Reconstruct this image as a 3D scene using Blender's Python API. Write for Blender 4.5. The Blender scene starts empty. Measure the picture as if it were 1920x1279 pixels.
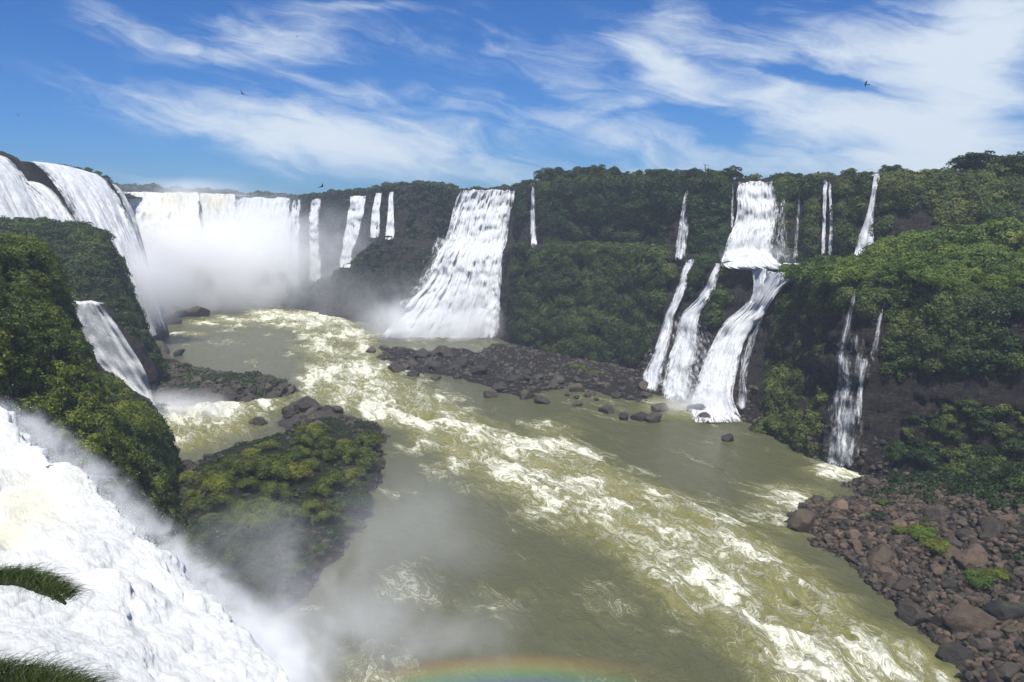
import bpy, math, random
import numpy as np
from math import radians, sin, cos, tan, atan, pi
from mathutils import Vector, Matrix
from mathutils.bvhtree import BVHTree

S = bpy.context.scene
COL = S.collection
rng = np.random.default_rng(7)
random.seed(7)

# ------------------------------------------------------------------ camera
CAMZ = 50.0
PITCH = radians(9.8)
FPX = 1387.0
CP, SP = cos(PITCH), sin(PITCH)
cam_d = bpy.data.cameras.new("camera")
cam = bpy.data.objects.new("camera", cam_d)
COL.objects.link(cam)
cam.location = (0, 0, CAMZ)
cam.rotation_euler = (radians(90) - PITCH, 0, 0)
cam_d.sensor_width = 36
cam_d.lens = 36 * FPX / 1920
cam_d.clip_start = 0.3
cam_d.clip_end = 20000
S.camera = cam


def ray(x, y):
    u = (x - 960.0) / FPX
    v = (639.5 - y) / FPX
    return np.array([u, CP + v * SP, v * CP - SP])


def PD(x, y, D):
    """point seen at (x, y) of the photograph at the forward distance D"""
    r = ray(x, y)
    return r * (D / r[1]) + np.array([0, 0, CAMZ])


def W(x, y, z=0.0):
    r = ray(x, y)
    return r * ((z - CAMZ) / r[2]) + np.array([0, 0, CAMZ])


def project(P):
    d = P - np.array([0, 0, CAMZ])
    f = d[..., 1] * CP - d[..., 2] * SP
    up = d[..., 1] * SP + d[..., 2] * CP
    f = np.where(np.abs(f) < 1e-3, 1e-3, f)
    return 960 + FPX * d[..., 0] / f, 639.5 - FPX * up / f


# ------------------------------------------------------------------ noise
def _h(ix, iy, iz, seed):
    n = (ix.astype(np.int64) * 374761393 + iy.astype(np.int64) * 668265263
         + iz.astype(np.int64) * 2147483647 + seed * 974634777) & 0xFFFFFFFF
    n = ((n ^ (n >> 13)) * 1274126177) & 0xFFFFFFFF
    n = ((n ^ (n >> 16)) * 2246822519) & 0xFFFFFFFF
    return ((n ^ (n >> 15)) & 0xFFFFFF) / float(0xFFFFFF)


def vnoise(p, seed=0):
    f = np.floor(p)
    t = p - f
    t = t * t * t * (t * (t * 6 - 15) + 10)
    i = f.astype(np.int64)
    x, y, z = i[..., 0], i[..., 1], i[..., 2]
    tx, ty, tz = t[..., 0], t[..., 1], t[..., 2]
    def L(a, b, w):
        return a + (b - a) * w
    c00 = L(_h(x, y, z, seed), _h(x + 1, y, z, seed), tx)
    c10 = L(_h(x, y + 1, z, seed), _h(x + 1, y + 1, z, seed), tx)
    c01 = L(_h(x, y, z + 1, seed), _h(x + 1, y, z + 1, seed), tx)
    c11 = L(_h(x, y + 1, z + 1, seed), _h(x + 1, y + 1, z + 1, seed), tx)
    return L(L(c00, c10, ty), L(c01, c11, ty), tz) * 2 - 1


def fbm(p, scale=1.0, octv=4, seed=0, ridged=False, billow=False):
    p = np.asarray(p, float) / scale
    out = np.zeros(p.shape[:-1]); a = 1.0; tot = 0
    for o in range(octv):
        n = vnoise(p + 17.3 * o, seed + o)
        if ridged: n = 1 - 2 * np.abs(n)
        if billow: n = 2 * np.abs(n) - 1
        out += a * n; tot += a; a *= 0.5; p = p * 2.03
    return out / tot


def unit(v):
    return v / (np.linalg.norm(v, axis=-1, keepdims=True) + 1e-9)


# ------------------------------------------------------------------ mesh helpers
def make_mesh(name, V, F, mat=None, smooth=False, attrs=None, mats=None):
    """V (n,3), F (m,k) one k per mesh"""
    me = bpy.data.meshes.new(name)
    V = np.ascontiguousarray(V, dtype=np.float32); F = np.ascontiguousarray(F, dtype=np.int32)
    k = F.shape[1]
    me.vertices.add(len(V)); me.vertices.foreach_set("co", V.ravel())
    me.loops.add(F.size); me.loops.foreach_set("vertex_index", F.ravel())
    me.polygons.add(len(F)); me.polygons.foreach_set("loop_start", np.arange(len(F), dtype=np.int32) * k)
    if smooth: me.polygons.foreach_set("use_smooth", np.ones(len(F), bool))
    for an, a in (attrs or {}).items():
        a = np.ascontiguousarray(a, dtype=np.float32)
        if a.ndim == 1:
            at = me.attributes.new(an, 'FLOAT', 'POINT'); at.data.foreach_set("value", a)
        else:
            at = me.attributes.new(an, 'FLOAT_VECTOR', 'POINT'); at.data.foreach_set("vector", a.ravel())
    me.update(calc_edges=True)
    if mat: me.materials.append(mat)
    return me


def link(name, me, parent=None):
    o = bpy.data.objects.new(name, me)
    COL.objects.link(o)
    if parent is not None: o.parent = parent
    return o


def tag(o, label=None, cat=None, group=None, kind=None):
    if label: o["label"] = label
    if cat: o["category"] = cat
    if group: o["group"] = group
    if kind: o["kind"] = kind
    return o


def grid_faces(n, m):
    i = np.arange(n - 1)[:, None] * m + np.arange(m - 1)[None, :]
    i = i.ravel()
    return np.stack([i, i + 1, i + m + 1, i + m], 1)


def catmull(P, n):
    """P (k,...) control, evaluated at n parameters uniform in mean chord length"""
    P = np.asarray(P, float); k = len(P)
    seg = np.sqrt(((P[1:] - P[:-1]) ** 2).reshape(k - 1, -1).sum(1)) + 1e-6
    L = np.concatenate([[0], np.cumsum(seg)])
    t = np.linspace(0, L[-1], n)
    i = np.clip(np.searchsorted(L, t, side='right') - 1, 0, k - 2)
    w = ((t - L[i]) / seg[i]).reshape((-1,) + (1,) * (P.ndim - 1))
    p1, p2 = P[i], P[i + 1]
    p0, p3 = P[np.clip(i - 1, 0, k - 1)], P[np.clip(i + 2, 0, k - 1)]
    m1, m2 = (p2 - p0) * 0.5, (p3 - p1) * 0.5
    m1 = np.where(np.abs(m1) > 3 * np.abs(p2 - p1) + 1, p2 - p1, m1)
    m2 = np.where(np.abs(m2) > 3 * np.abs(p2 - p1) + 1, p2 - p1, m2)
    w2, w3 = w * w, w ** 3
    return (2 * w3 - 3 * w2 + 1) * p1 + (w3 - 2 * w2 + w) * m1 + (-2 * w3 + 3 * w2) * p2 + (w3 - w2) * m2


def lin(P, counts):
    """P (n,K,3) -> rows resampled linearly, counts per segment; returns also the row parameter"""
    out = []; tt = []
    for s in range(P.shape[1] - 1):
        c = counts[s]
        w = np.arange(c) / c
        out.append(P[:, s:s + 1] * (1 - w)[None, :, None] + P[:, s + 1:s + 2] * w[None, :, None])
        tt.append(s + w)
    out.append(P[:, -1:]); tt.append([P.shape[1] - 1])
    return np.concatenate(out, 1), np.concatenate(tt)


def gnormals(V):
    a = np.gradient(V, axis=0); b = np.gradient(V, axis=1)
    return unit(np.cross(a, b))


# ------------------------------------------------------------------ node helpers
class NT:
    def __init__(s, nt): s.nt = nt; s.n = nt.nodes; s.l = nt.links
    def new(s, typ, ins=None, **props):
        nd = s.n.new(typ)
        for k, v in props.items(): setattr(nd, k, v)
        for k, v in (ins or {}).items(): s.set(nd, k, v)
        return nd
    def set(s, nd, k, v):
        sock = nd.inputs[k]
        if isinstance(v, bpy.types.NodeSocket): s.l.new(v, sock)
        else: sock.default_value = v
    def math(s, op, a, b=0.0, c=None, clamp=False):
        nd = s.n.new('ShaderNodeMath'); nd.operation = op; nd.use_clamp = clamp
        s.set(nd, 0, a); s.set(nd, 1, b)
        if c is not None: s.set(nd, 2, c)
        return nd.outputs[0]
    def vmul(s, a, b):
        nd = s.n.new('ShaderNodeVectorMath'); nd.operation = 'MULTIPLY'
        s.set(nd, 0, a); s.set(nd, 1, b); return nd.outputs[0]
    def vadd(s, a, b):
        nd = s.n.new('ShaderNodeVectorMath'); nd.operation = 'ADD'
        s.set(nd, 0, a); s.set(nd, 1, b); return nd.outputs[0]
    def noise(s, vec, scale, detail=4, rough=0.55, dist=0.0, out=0, typ='FBM'):
        nd = s.n.new('ShaderNodeTexNoise'); nd.noise_type = typ
        if vec is not None: s.set(nd, 'Vector', vec)
        nd.inputs['Scale'].default_value = scale; nd.inputs['Detail'].default_value = detail
        nd.inputs['Roughness'].default_value = rough; nd.inputs['Distortion'].default_value = dist
        return nd.outputs[out]
    def smooth(s, x, a, b):
        nd = s.n.new('ShaderNodeMapRange'); nd.interpolation_type = 'SMOOTHSTEP'
        s.set(nd, 0, x); s.set(nd, 1, a); s.set(nd, 2, b); return nd.outputs[0]
    def mix(s, f, a, b):
        nd = s.n.new('ShaderNodeMix'); nd.data_type = 'RGBA'
        s.set(nd, 0, f); s.set(nd, 6, a); s.set(nd, 7, b); return nd.outputs[2]
    def ramp(s, x, stops):
        nd = s.n.new('ShaderNodeValToRGB'); cr = nd.color_ramp
        while len(cr.elements) < len(stops): cr.elements.new(0.5)
        for e, (p, c) in zip(cr.elements, stops): e.position = p; e.color = (*c, 1)
        s.set(nd, 0, x); return nd.outputs[0]
    def attr(s, name, out='Fac'):
        nd = s.n.new('ShaderNodeAttribute'); nd.attribute_name = name; return nd.outputs[out]
    def sep(s, v):
        nd = s.n.new('ShaderNodeSeparateXYZ'); s.set(nd, 0, v); return nd.outputs
    def comb(s, x, y, z):
        nd = s.n.new('ShaderNodeCombineXYZ'); s.set(nd, 0, x); s.set(nd, 1, y); s.set(nd, 2, z); return nd.outputs[0]
    def bump(s, h, strength, dist=1.0):
        nd = s.n.new('ShaderNodeBump'); s.set(nd, 'Height', h)
        nd.inputs['Strength'].default_value = strength; nd.inputs['Distance'].default_value = dist
        return nd.outputs[0]


def mat_new(name):
    m = bpy.data.materials.new(name); m.use_nodes = True
    m.node_tree.nodes.clear()
    t = NT(m.node_tree)
    out = t.new('ShaderNodeOutputMaterial')
    return m, t, out


def C4(c): return (c[0], c[1], c[2], 1.0)


# ---- materials
def mat_leaf(name, stops, rand_w=0.5, transl=0.25):
    m, t, out = mat_new(name)
    oi = t.new('ShaderNodeObjectInfo').outputs['Random']
    a = t.attr('tint')
    pos = t.new('ShaderNodeNewGeometry').outputs['Position']
    n = t.noise(pos, 0.09, 3)
    f = t.math('ADD', t.math('MULTIPLY', oi, rand_w), t.math('MULTIPLY', a, 1 - rand_w))
    f = t.math('ADD', f, t.math('MULTIPLY', t.math('SUBTRACT', n, 0.5), 0.9), clamp=True)
    c = t.ramp(f, stops)
    bs = t.new('ShaderNodeBsdfPrincipled', {'Base Color': c, 'Roughness': 0.55, 'Specular IOR Level': 0.25})
    tr = t.new('ShaderNodeBsdfTranslucent', {'Color': c})
    mx = t.new('ShaderNodeMixShader', {0: transl, 1: bs.outputs[0], 2: tr.outputs[0]})
    t.l.new(mx.outputs[0], out.inputs[0])
    return m


LEAF_DARK = mat_leaf('jungle_leaves', [(0.0, (.012, .028, .009)), (0.45, (.030, .055, .014)), (0.75, (.080, .110, .022)), (1.0, (.16, .18, .036))])
LEAF_BRIGHT = mat_leaf('bright_bush_leaves', [(0.0, (.045, .085, .014)), (0.5, (.105, .165, .022)), (0.85, (.18, .215, .030)), (1.0, (.23, .23, .05))])  # brighter, yellower leaf colour for terrace and beach bushes
LEAF_OLIVE = mat_leaf('olive_bush_leaves', [(0.0, (.035, .055, .012)), (0.5, (.105, .135, .022)), (0.85, (.19, .20, .026)), (1.0, (.22, .19, .05))])
LEAF_NEAR = mat_leaf('near_bank_leaves', [(0.0, (.03, .05, .010)), (0.35, (.07, .11, .016)), (0.65, (.17, .20, .024)), (1.0, (.30, .28, .05))])
LEAF_FAR = mat_leaf('far_leaves', [(0.0, (.018, .032, .016)), (0.5, (.035, .058, .024)), (1.0, (.06, .08, .03))])


def mat_cliff(name, rock=((.006, .005, .005), (.030, .024, .019), (.125, .098, .074)), moss=(.035, .05, .014)):
    m, t, out = mat_new(name)
    g = t.new('ShaderNodeNewGeometry')
    pos = g.outputs['Position']
    strata = t.noise(t.vmul(pos, (0.12, 0.12, 1.1)), 1.0, 8, 0.65, 0.4)
    cracks = t.noise(t.vmul(pos, (.9, .9, .10)), 1.0, 8, .7, .6)
    strata = t.math('ADD', t.math('MULTIPLY', strata, .45), t.math('MULTIPLY', cracks, .55))
    fine = t.noise(pos, 1.3, 9, 0.75)
    big = t.noise(pos, 0.07, 4)
    r = t.math('ADD', t.math('MULTIPLY', strata, 0.5), t.math('MULTIPLY', fine, 0.5))
    c = t.ramp(r, [(0.3, rock[0]), (0.5, rock[1]), (0.72, rock[2])])
    veg = t.attr('veg')
    nz = t.sep(g.outputs['Normal'])[2]
    mm = t.math('ADD', t.math('ADD', veg, t.math('MULTIPLY', nz, 0.35)), t.math('SUBTRACT', t.noise(pos, 0.8, 6, 0.7), 0.75))
    mm = t.smooth(mm, 0.05, 0.35)
    mc = t.mix(big, C4((moss[0] * .6, moss[1] * .6, moss[2])), C4((moss[0] * 1.5, moss[1] * 1.3, moss[2])))
    c = t.mix(mm, c, mc)
    h = t.math('ADD', t.math('MULTIPLY', strata, 1.2), t.math('MULTIPLY', fine, 0.7))
    b = t.bump(h, 1.0, 2.4)
    bs = t.new('ShaderNodeBsdfPrincipled', {'Base Color': c, 'Roughness': 0.7, 'Specular IOR Level': 0.3, 'Normal': b})
    t.l.new(bs.outputs[0], out.inputs[0])
    return m


CLIFF = mat_cliff('basalt_cliff')


def mat_rock(name, cols):
    m, t, out = mat_new(name)
    g = t.new('ShaderNodeNewGeometry'); pos = g.outputs['Position']
    oi = t.new('ShaderNodeObjectInfo').outputs['Random']
    tint = t.attr('tint')
    n = t.noise(pos, 1.3, 8, 0.7)
    n2 = t.noise(pos, 5.0, 6, 0.7)
    f = t.math('ADD', t.math('MULTIPLY', oi, 0.45), t.math('MULTIPLY', n, 0.5))
    f = t.math('ADD', f, t.math('MULTIPLY', tint, 0.45))
    c = t.ramp(f, cols)
    z = t.sep(pos)[2]
    wet = t.math('SUBTRACT', 1.0, t.smooth(z, 0.2, 1.2))
    c = t.mix(t.math('MULTIPLY', wet, 0.6), c, C4((.012, .011, .010)))
    nz = t.sep(g.outputs['Normal'])[2]
    mo = t.smooth(t.math('ADD', t.math('MULTIPLY', nz, 0.3), t.noise(pos, 0.5, 4)), 0.82, 0.95)
    c = t.mix(t.math('MULTIPLY', mo, 0.7), c, C4((.06, .07, .02)))
    b = t.bump(t.math('ADD', n, t.math('MULTIPLY', n2, 0.4)), 0.8, 0.5)
    ro = t.math('SUBTRACT', 0.75, t.math('MULTIPLY', wet, 0.4))
    bs = t.new('ShaderNodeBsdfPrincipled', {'Base Color': c, 'Roughness': ro, 'Normal': b})
    t.l.new(bs.outputs[0], out.inputs[0])
    return m


ROCK = mat_rock('wet_dark_basalt', [(0.15, (.010, .009, .008)), (0.5, (.030, .025, .020)), (0.85, (.085, .066, .048))])
ROCK_BROWN = mat_rock('reddish_basalt', [(0.15, (.010, .008, .005)), (0.42, (.040, .030, .020)), (0.7, (.115, .078, .050)), (1.0, (.24, .15, .09))])
SOIL = mat_cliff('rubble_ground', rock=((.008, .007, .006), (.028, .021, .016), (.075, .055, .04)), moss=(.03, .04, .012))


def mat_fall(name, tint=(.88, .89, .89), stretch=(1.3, 0.2), cream=0.0):
    """st = metres across, metres down, 0..1 across; dens = how solid the water is there"""
    m, t, out = mat_new(name)
    st = t.attr('st', 'Vector'); x, y, u = t.sep(st)
    dens = t.attr('dens')
    wob = t.noise(t.comb(t.math('MULTIPLY', x, .25), t.math('MULTIPLY', y, .16), 3.1), 1.0, 4)
    xs = t.math('ADD', x, t.math('MULTIPLY', t.math('SUBTRACT', wob, .5), 3.4))
    n1 = t.noise(t.comb(t.math('MULTIPLY', xs, stretch[0]), t.math('MULTIPLY', y, stretch[1]), 0.0), 1.0, 7, 0.62, 0.3)
    n2 = t.noise(t.comb(t.math('MULTIPLY', xs, stretch[0] * .3), t.math('MULTIPLY', y, stretch[1] * .6), 7.0), 1.0, 5, 0.6)
    n3 = t.noise(t.comb(t.math('MULTIPLY', x, 1.0), t.math('MULTIPLY', y, .55), 2.0), 1.0, 8, 0.72, .6)
    n4 = t.noise(t.comb(t.math('MULTIPLY', x, .5), t.math('MULTIPLY', y, .22), 9.0), 1.0, 7, 0.7, .4)
    s = t.math('ADD', t.math('MULTIPLY', n1, .42), t.math('ADD', t.math('MULTIPLY', n2, .28), t.math('MULTIPLY', n3, .30)))
    edge = t.math('MULTIPLY', t.math('MULTIPLY', u, t.math('SUBTRACT', 1.0, u)), 4.0)
    edge = t.math('POWER', t.math('MAXIMUM', edge, 0.0), 0.5)
    inv = t.math('SUBTRACT', 1.0, edge)
    a = t.math('ADD', s, t.math('MULTIPLY', t.math('SUBTRACT', dens, 1.0), .42))
    a = t.math('ADD', a, t.math('MULTIPLY', inv, -.36))
    a = t.math('ADD', a, t.math('MULTIPLY', t.math('MULTIPLY', t.math('SUBTRACT', n4, .5), inv), 1.5))
    ends = t.smooth(t.math('ADD', t.attr('ends'), t.math('MULTIPLY', t.math('SUBTRACT', n3, .5), 7.0)), -1.5, 3.0)
    a = t.math('SUBTRACT', a, t.math('MULTIPLY', t.math('SUBTRACT', 1.0, ends), .35))
    al = t.smooth(a, 0.22, 0.50)
    thin = t.smooth(t.math('ADD', t.math('MULTIPLY', n1, .6), t.math('MULTIPLY', n3, .4)), .36, .62)
    c = t.mix(thin, C4((tint[0] * .66, tint[1] * .70, tint[2] * .73)), C4(tint))
    if cream > 0:
        c = t.mix(t.math('MULTIPLY', t.smooth(n2, .42, .62), cream), c, C4((.82, .76, .52)))
    h = t.math('ADD', t.math('MULTIPLY', n1, 1.0), t.math('MULTIPLY', n3, .8))
    b = t.bump(h, 1.0, 2.0)
    b = t.new('ShaderNodeVectorMath', {0: t.vadd(b, (0, -.1, .7))}, operation='NORMALIZE').outputs[0]
    df = t.new('ShaderNodeBsdfDiffuse', {'Color': c, 'Normal': b})
    tl = t.new('ShaderNodeBsdfTranslucent', {'Color': c})
    m1 = t.new('ShaderNodeMixShader', {0: 0.15, 1: df.outputs[0], 2: tl.outputs[0]})
    tp = t.new('ShaderNodeBsdfTransparent')
    mx = t.new('ShaderNodeMixShader', {0: al, 1: tp.outputs[0], 2: m1.outputs[0]})
    t.l.new(mx.outputs[0], out.inputs[0])
    return m


FALL = mat_fall('falling_water')
FALL_SILT = mat_fall('silty_falling_water', tint=(.93, .92, .86), stretch=(.5, .16), cream=.5)
FALL_FROTH = mat_fall('frothing_water', tint=(.93, .93, .92), stretch=(1.1, .5))


def mat_mist(name, peak, scale=.05, lo=.38, hi=.65, soft=1.0, col=(.99, .995, 1.0)):
    m, t, out = mat_new(name)
    tc = t.new('ShaderNodeTexCoord').outputs['Object']
    ln = t.new('ShaderNodeVectorMath', {0: tc}, operation='LENGTH').outputs['Value']
    pos = t.new('ShaderNodeNewGeometry').outputs['Position']
    fall = t.math('SUBTRACT', 1.0, t.smooth(ln, 1.0 - soft, 1.0))
    n = t.noise(pos, scale, 4, .55, .6)
    d = t.math('MULTIPLY', fall, t.smooth(n, lo, hi))
    d = t.math('MULTIPLY', d, peak)
    vs = t.new('ShaderNodeVolumeScatter', {'Color': C4(col), 'Density': d, 'Anisotropy': -0.3})
    t.l.new(vs.outputs[0], out.inputs['Volume'])
    return m


# ------------------------------------------------------------------ terrain
SURF = []          # (V, F) pieces used for ray casts


def add_surface(name, V, mat, attrs=None, flip=False):
    n, m = V.shape[:2]
    F = grid_faces(n, m)
    if flip: F = F[:, ::-1]
    me = make_mesh(name, V.reshape(-1, 3), F, mat, True, attrs)
    o = link(name, me)
    SURF.append((V.reshape(-1, 3), F))
    return o


def displace(V, sgn, amp=1.0, seed=0, ledge=0.7, big=1.6, fine=.45):
    N = gnormals(V) * sgn
    d = big * fbm(V, 11, 3, seed) + 0.9 * fbm(V, 3.6, 3, seed + 9, ridged=True)
    d += ledge * fbm(V * np.array([.12, .12, 1.0]), 2.0, 3, seed + 20)
    d += fine * fbm(V, 1.2, 2, seed + 31)
    return V + N * (d * amp)[..., None], N


# ---- east cliffs: lower wall, terrace, upper wall, plateau.   columns: base(x,y)  lip1  terrace back  lip2
EC = [
    ((498, 562), (520, 556, 425), (535, 552, 428), (538, 372, 432)),
    ((580, 588), (590, 537, 385), (600, 527, 405), (600, 365, 412)),
    ((650, 600), (655, 497, 365), (660, 490, 385), (660, 360, 396)),
    ((700, 610), (720, 452, 350), (725, 447, 370), (730, 353, 380)),
    ((760, 620), (790, 470, 335), (810, 452, 352), (810, 346, 362)),
    ((790, 628), (845, 480, 315), (862, 462, 328), (866, 357, 336)),
    ((925, 632), (943, 475, 303), (958, 462, 318), (968, 357, 326)),
    ((938, 636), (950, 470, 292), (985, 465, 308), (988, 352, 318)),
    ((970, 645), (985, 470, 280), (1010, 462, 296), (1012, 346, 302)),
    ((1070, 668), (1100, 468, 265), (1105, 462, 280), (1100, 343, 286)),
    ((1180, 690), (1195, 475, 249), (1210, 465, 262), (1200, 343, 269)),
    ((1230, 735), (1290, 490, 228), (1290, 480, 246), (1290, 345, 252)),
    ((1290, 762), (1345, 500, 212), (1350, 489, 236), (1375, 345, 242)),
    ((1390, 790), (1420, 513, 198), (1420, 492, 229), (1420, 344, 238)),
    ((1470, 828), (1500, 520, 176), (1500, 492, 221), (1500, 338, 230)),
    ((1600, 890), (1600, 560, 150), (1600, 487, 206), (1600, 335, 215)),
    ((1690, 910), (1700, 548, 144), (1700, 480, 190), (1700, 335, 203)),
    ((1800, 930), (1810, 562, 136), (1800, 478, 180), (1810, 335, 195)),
    ((1920, 945), (1930, 567, 129), (1920, 470, 172), (1930, 328, 188)),
    ((2150, 960), (2200, 570, 122), (2180, 460, 165), (2200, 320, 180)),
    ((2700, 980), (2700, 575, 110), (2700, 460, 150), (2700, 318, 165)),
]
cols = []
for b, l1, tb, l2 in EC:
    B0 = W(*b); L1 = PD(*l1); TB = PD(*tb); L2 = PD(*l2)
    dirn = unit(np.array([max(L2[0] / L2[1], -.02), 1.0, 0.0]))
    mid1 = B0 * .55 + L1 * .45
    mid1[:2] += (L1[:2] - B0[:2]) * .18
    mid2 = TB * .5 + L2 * .5 + dirn * 1.0
    cols.append([B0 - [0, 0, 4], B0, mid1, L1, (L1 + TB) / 2 + [0, 0, .5], TB, mid2, L2,
                 L2 + dirn * 14 + [0, 0, .3], L2 + dirn * 300 + [0, 0, -4.0]])
Ec = catmull(np.array(cols), 760)
EV, Et = lin(Ec, [4, 24, 24, 16, 16, 16, 18, 10, 10])
def _sgn(V):
    N = gnormals(V); d = (N * (np.array([0, 0, CAMZ + 40]) - V)).sum(-1)
    return 1.0 if np.mean(d) > 0 else -1.0
sE = _sgn(EV[:, 4:100])
EV2, EN = displace(EV, sE, 1.0, 3, ledge=1.3, fine=.8)
px, py = project(EV2)
tE = np.broadcast_to(Et[None, :], EV2.shape[:2])

def box(px, py, x0, x1, y0, y1, s=18):
    f = lambda a: 1 / (1 + np.exp(-np.clip(a / s * 3, -30, 30)))
    return f(px - x0) * f(x1 - px) * f(py - y0) * f(y1 - py)

# where plants grow on the east side (by part of the wall)
ve = np.zeros_like(px)
low = (tE > 0.6) & (tE <= 3.3); ter = (tE > 2.8) & (tE < 5); upp = (tE >= 5) & (tE <= 7.3); top = tE > 6.9
ve += low * box(px, py, 938, 1300, 440, 660) * 0.95
ve += low * box(px, py, 1440, 1700, 500, 585) * 1.0
ve += low * box(px, py, 1430, 1560, 560, 900) * 0.30
ve += low * box(px, py, 1290, 1420, 480, 625) * 0.8
ve += low * box(px, py, 1640, 2600, 520, 690) * 0.9
ve += low * box(px, py, 640, 870, 440, 560) * 0.35
ve += ter * np.clip((px > 1480) * 1.2 + (px < 1300) * (px > 930) * 1.0, 0, 1)
ve += upp * box(px, py, 985, 1285, 330, 415) * 1.1
ve += upp * box(px, py, 1010, 1285, 425, 470) * 0.08
ve += upp * box(px, py, 1285, 1380, 330, 395) * 0.9 + upp * box(px, py, 1285, 1380, 395, 490) * 0.3
ve += upp * box(px, py, 1455, 1650, 320, 365, 8) * 1.0 + upp * box(px, py, 1455, 1650, 365, 500) * 0.28
ve += upp * box(px, py, 1645, 2500, 320, 378, 8) * 1.1 + upp * box(px, py, 1760, 2500, 378, 480) * 0.4
ve += upp * box(px, py, 540, 870, 345, 470) * 0.4
ve += top * (px > 540) * 1.0
ve = np.clip(ve, 0, 1)
ve *= np.clip(0.6 + 1.6 * fbm(EV2, 8, 3, 77), 0, 1)
ve *= 1 - .72 * box(px, py, 1655, 2300, 690, 800, 14) * low
ve *= 1 - .7 * box(px, py, 1500, 1680, 585, 900, 14) * low
# keep the runs of water bare
FM = [(545, 1596, 1610, 700, 1556, 1604), (700, 1556, 1604, 890, 1528, 1616), (572, 1650, 1660, 690, 1622, 1648), (665, 1606, 1636, 810, 1598, 1618),
      (486, 1278, 1306, 600, 1240, 1268), (600, 1234, 1268, 740, 1200, 1244), (494, 1336, 1356, 590, 1276, 1322), (590, 1276, 1320, 760, 1230, 1306),
      (503, 1404, 1446, 600, 1378, 1440), (508, 1440, 1520, 600, 1376, 1436), (590, 1368, 1450, 800, 1280, 1420), (352, 1280, 1296, 495, 1256, 1292),
      (334, 1540, 1564, 490, 1534, 1568), (340, 1496, 1508, 500, 1482, 1502), (318, 1634, 1654, 420, 1620, 1644), (420, 1612, 1644, 495, 1598, 1650),
      (345, 990, 1008, 468, 990, 1012), (340, 1366, 1380, 445, 1366, 1380), (465, 926, 946, 635, 922, 942)]
mk = np.zeros_like(px)
for (y0, a0, b0, y1, a1, b1) in FM:
    w = (py - y0) / (y1 - y0); xa = a0 + (a1 - a0) * w - 7; xb = b0 + (b1 - b0) * w + 7
    mk = np.maximum(mk, ((w > -.05) & (w < 1.05) & (px > xa) & (px < xb)) * 1.0)
wat = mk + box(px, py, 1375, 1465, 330, 520, 8) + low * box(px, py, 1350, 1440, 500, 800, 10) + box(px, py, 858, 966, 350, 640, 6)
ve *= 1 - np.clip(wat, 0, 1)
east = add_surface('cliff', EV2, CLIFF, {'veg': ve.ravel()}, flip=sE < 0)
tag(east, 'long two-step basalt cliff under jungle on the far side of the gorge', 'cliff', kind='structure')

# ---- back wall of the gorge (the horseshoe) and the wall on the west side
def wallcols(spec, back):
    out = []
    for lip, base, zb in spec:
        L = PD(*lip); B = np.array([base[0], base[1], 0.0])
        out.append([B - [0, 0, 4], B, B * .5 + L * .5 + [0, 0, 3], L, L + np.array(back) * 12 + [0, 0, .5], L + np.array(back) * 300 + [0, 0, 4]])
    return out

west = []
for lip, off in [((-330, 232, 200), 30), ((-150, 262, 232), 30), ((0, 288, 255), 30), ((40, 300, 266), 30), ((110, 310, 282), 30), ((165, 322, 300), 28),
                 ((205, 342, 322), 22), ((214, 356, 345), 12)]:
    L = PD(*lip); B = np.array([L[0] + off, L[1] - 6, 0.0])
    west.append([B - [0, 0, 4], B, [L[0] + off * .5, L[1] - 3, L[2] * .55], [L[0] + off * .12, L[1] - 1, L[2] * .88], L,
                 L + [-14, 4, -1.5], L + [-300, 60, -12]])
for lip, base in [((222, 362, 385), (270, 575)), ((270, 361, 420), (300, 571)), ((340, 365, 432), (360, 568)), ((430, 370, 436), (430, 566)),
                  ((500, 372, 436), (480, 565)), ((545, 373, 434), (520, 562))]:
    L = PD(*lip); B = W(*base); B[1] = L[1] - 18 if L[1] > 400 else L[1] - 6
    B[0] = L[0] * .97 + 4
    west.append([B - [0, 0, 4], B, (L * .45 + B * .55), (L * .85 + B * .15), L, L + [0, 14, -1.5], L + [0, 300, -12]])
Wc = catmull(np.array(west), 420)
WV, Wt = lin(Wc, [3, 16, 14, 8, 8, 8])
sW = _sgn(WV[:, 3:40])
WV2, WN = displace(WV, sW, .8, 11)
wx, wy = project(WV2)
tW = np.broadcast_to(Wt[None], WV2.shape[:2])
o = add_surface('cliff', WV2, CLIFF, {'veg': ((tW > 3.9) * .8).ravel()}, flip=sW < 0)
tag(o, 'horseshoe of dark cliff behind the mist at the head of the gorge', 'cliff', kind='structure')

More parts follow.
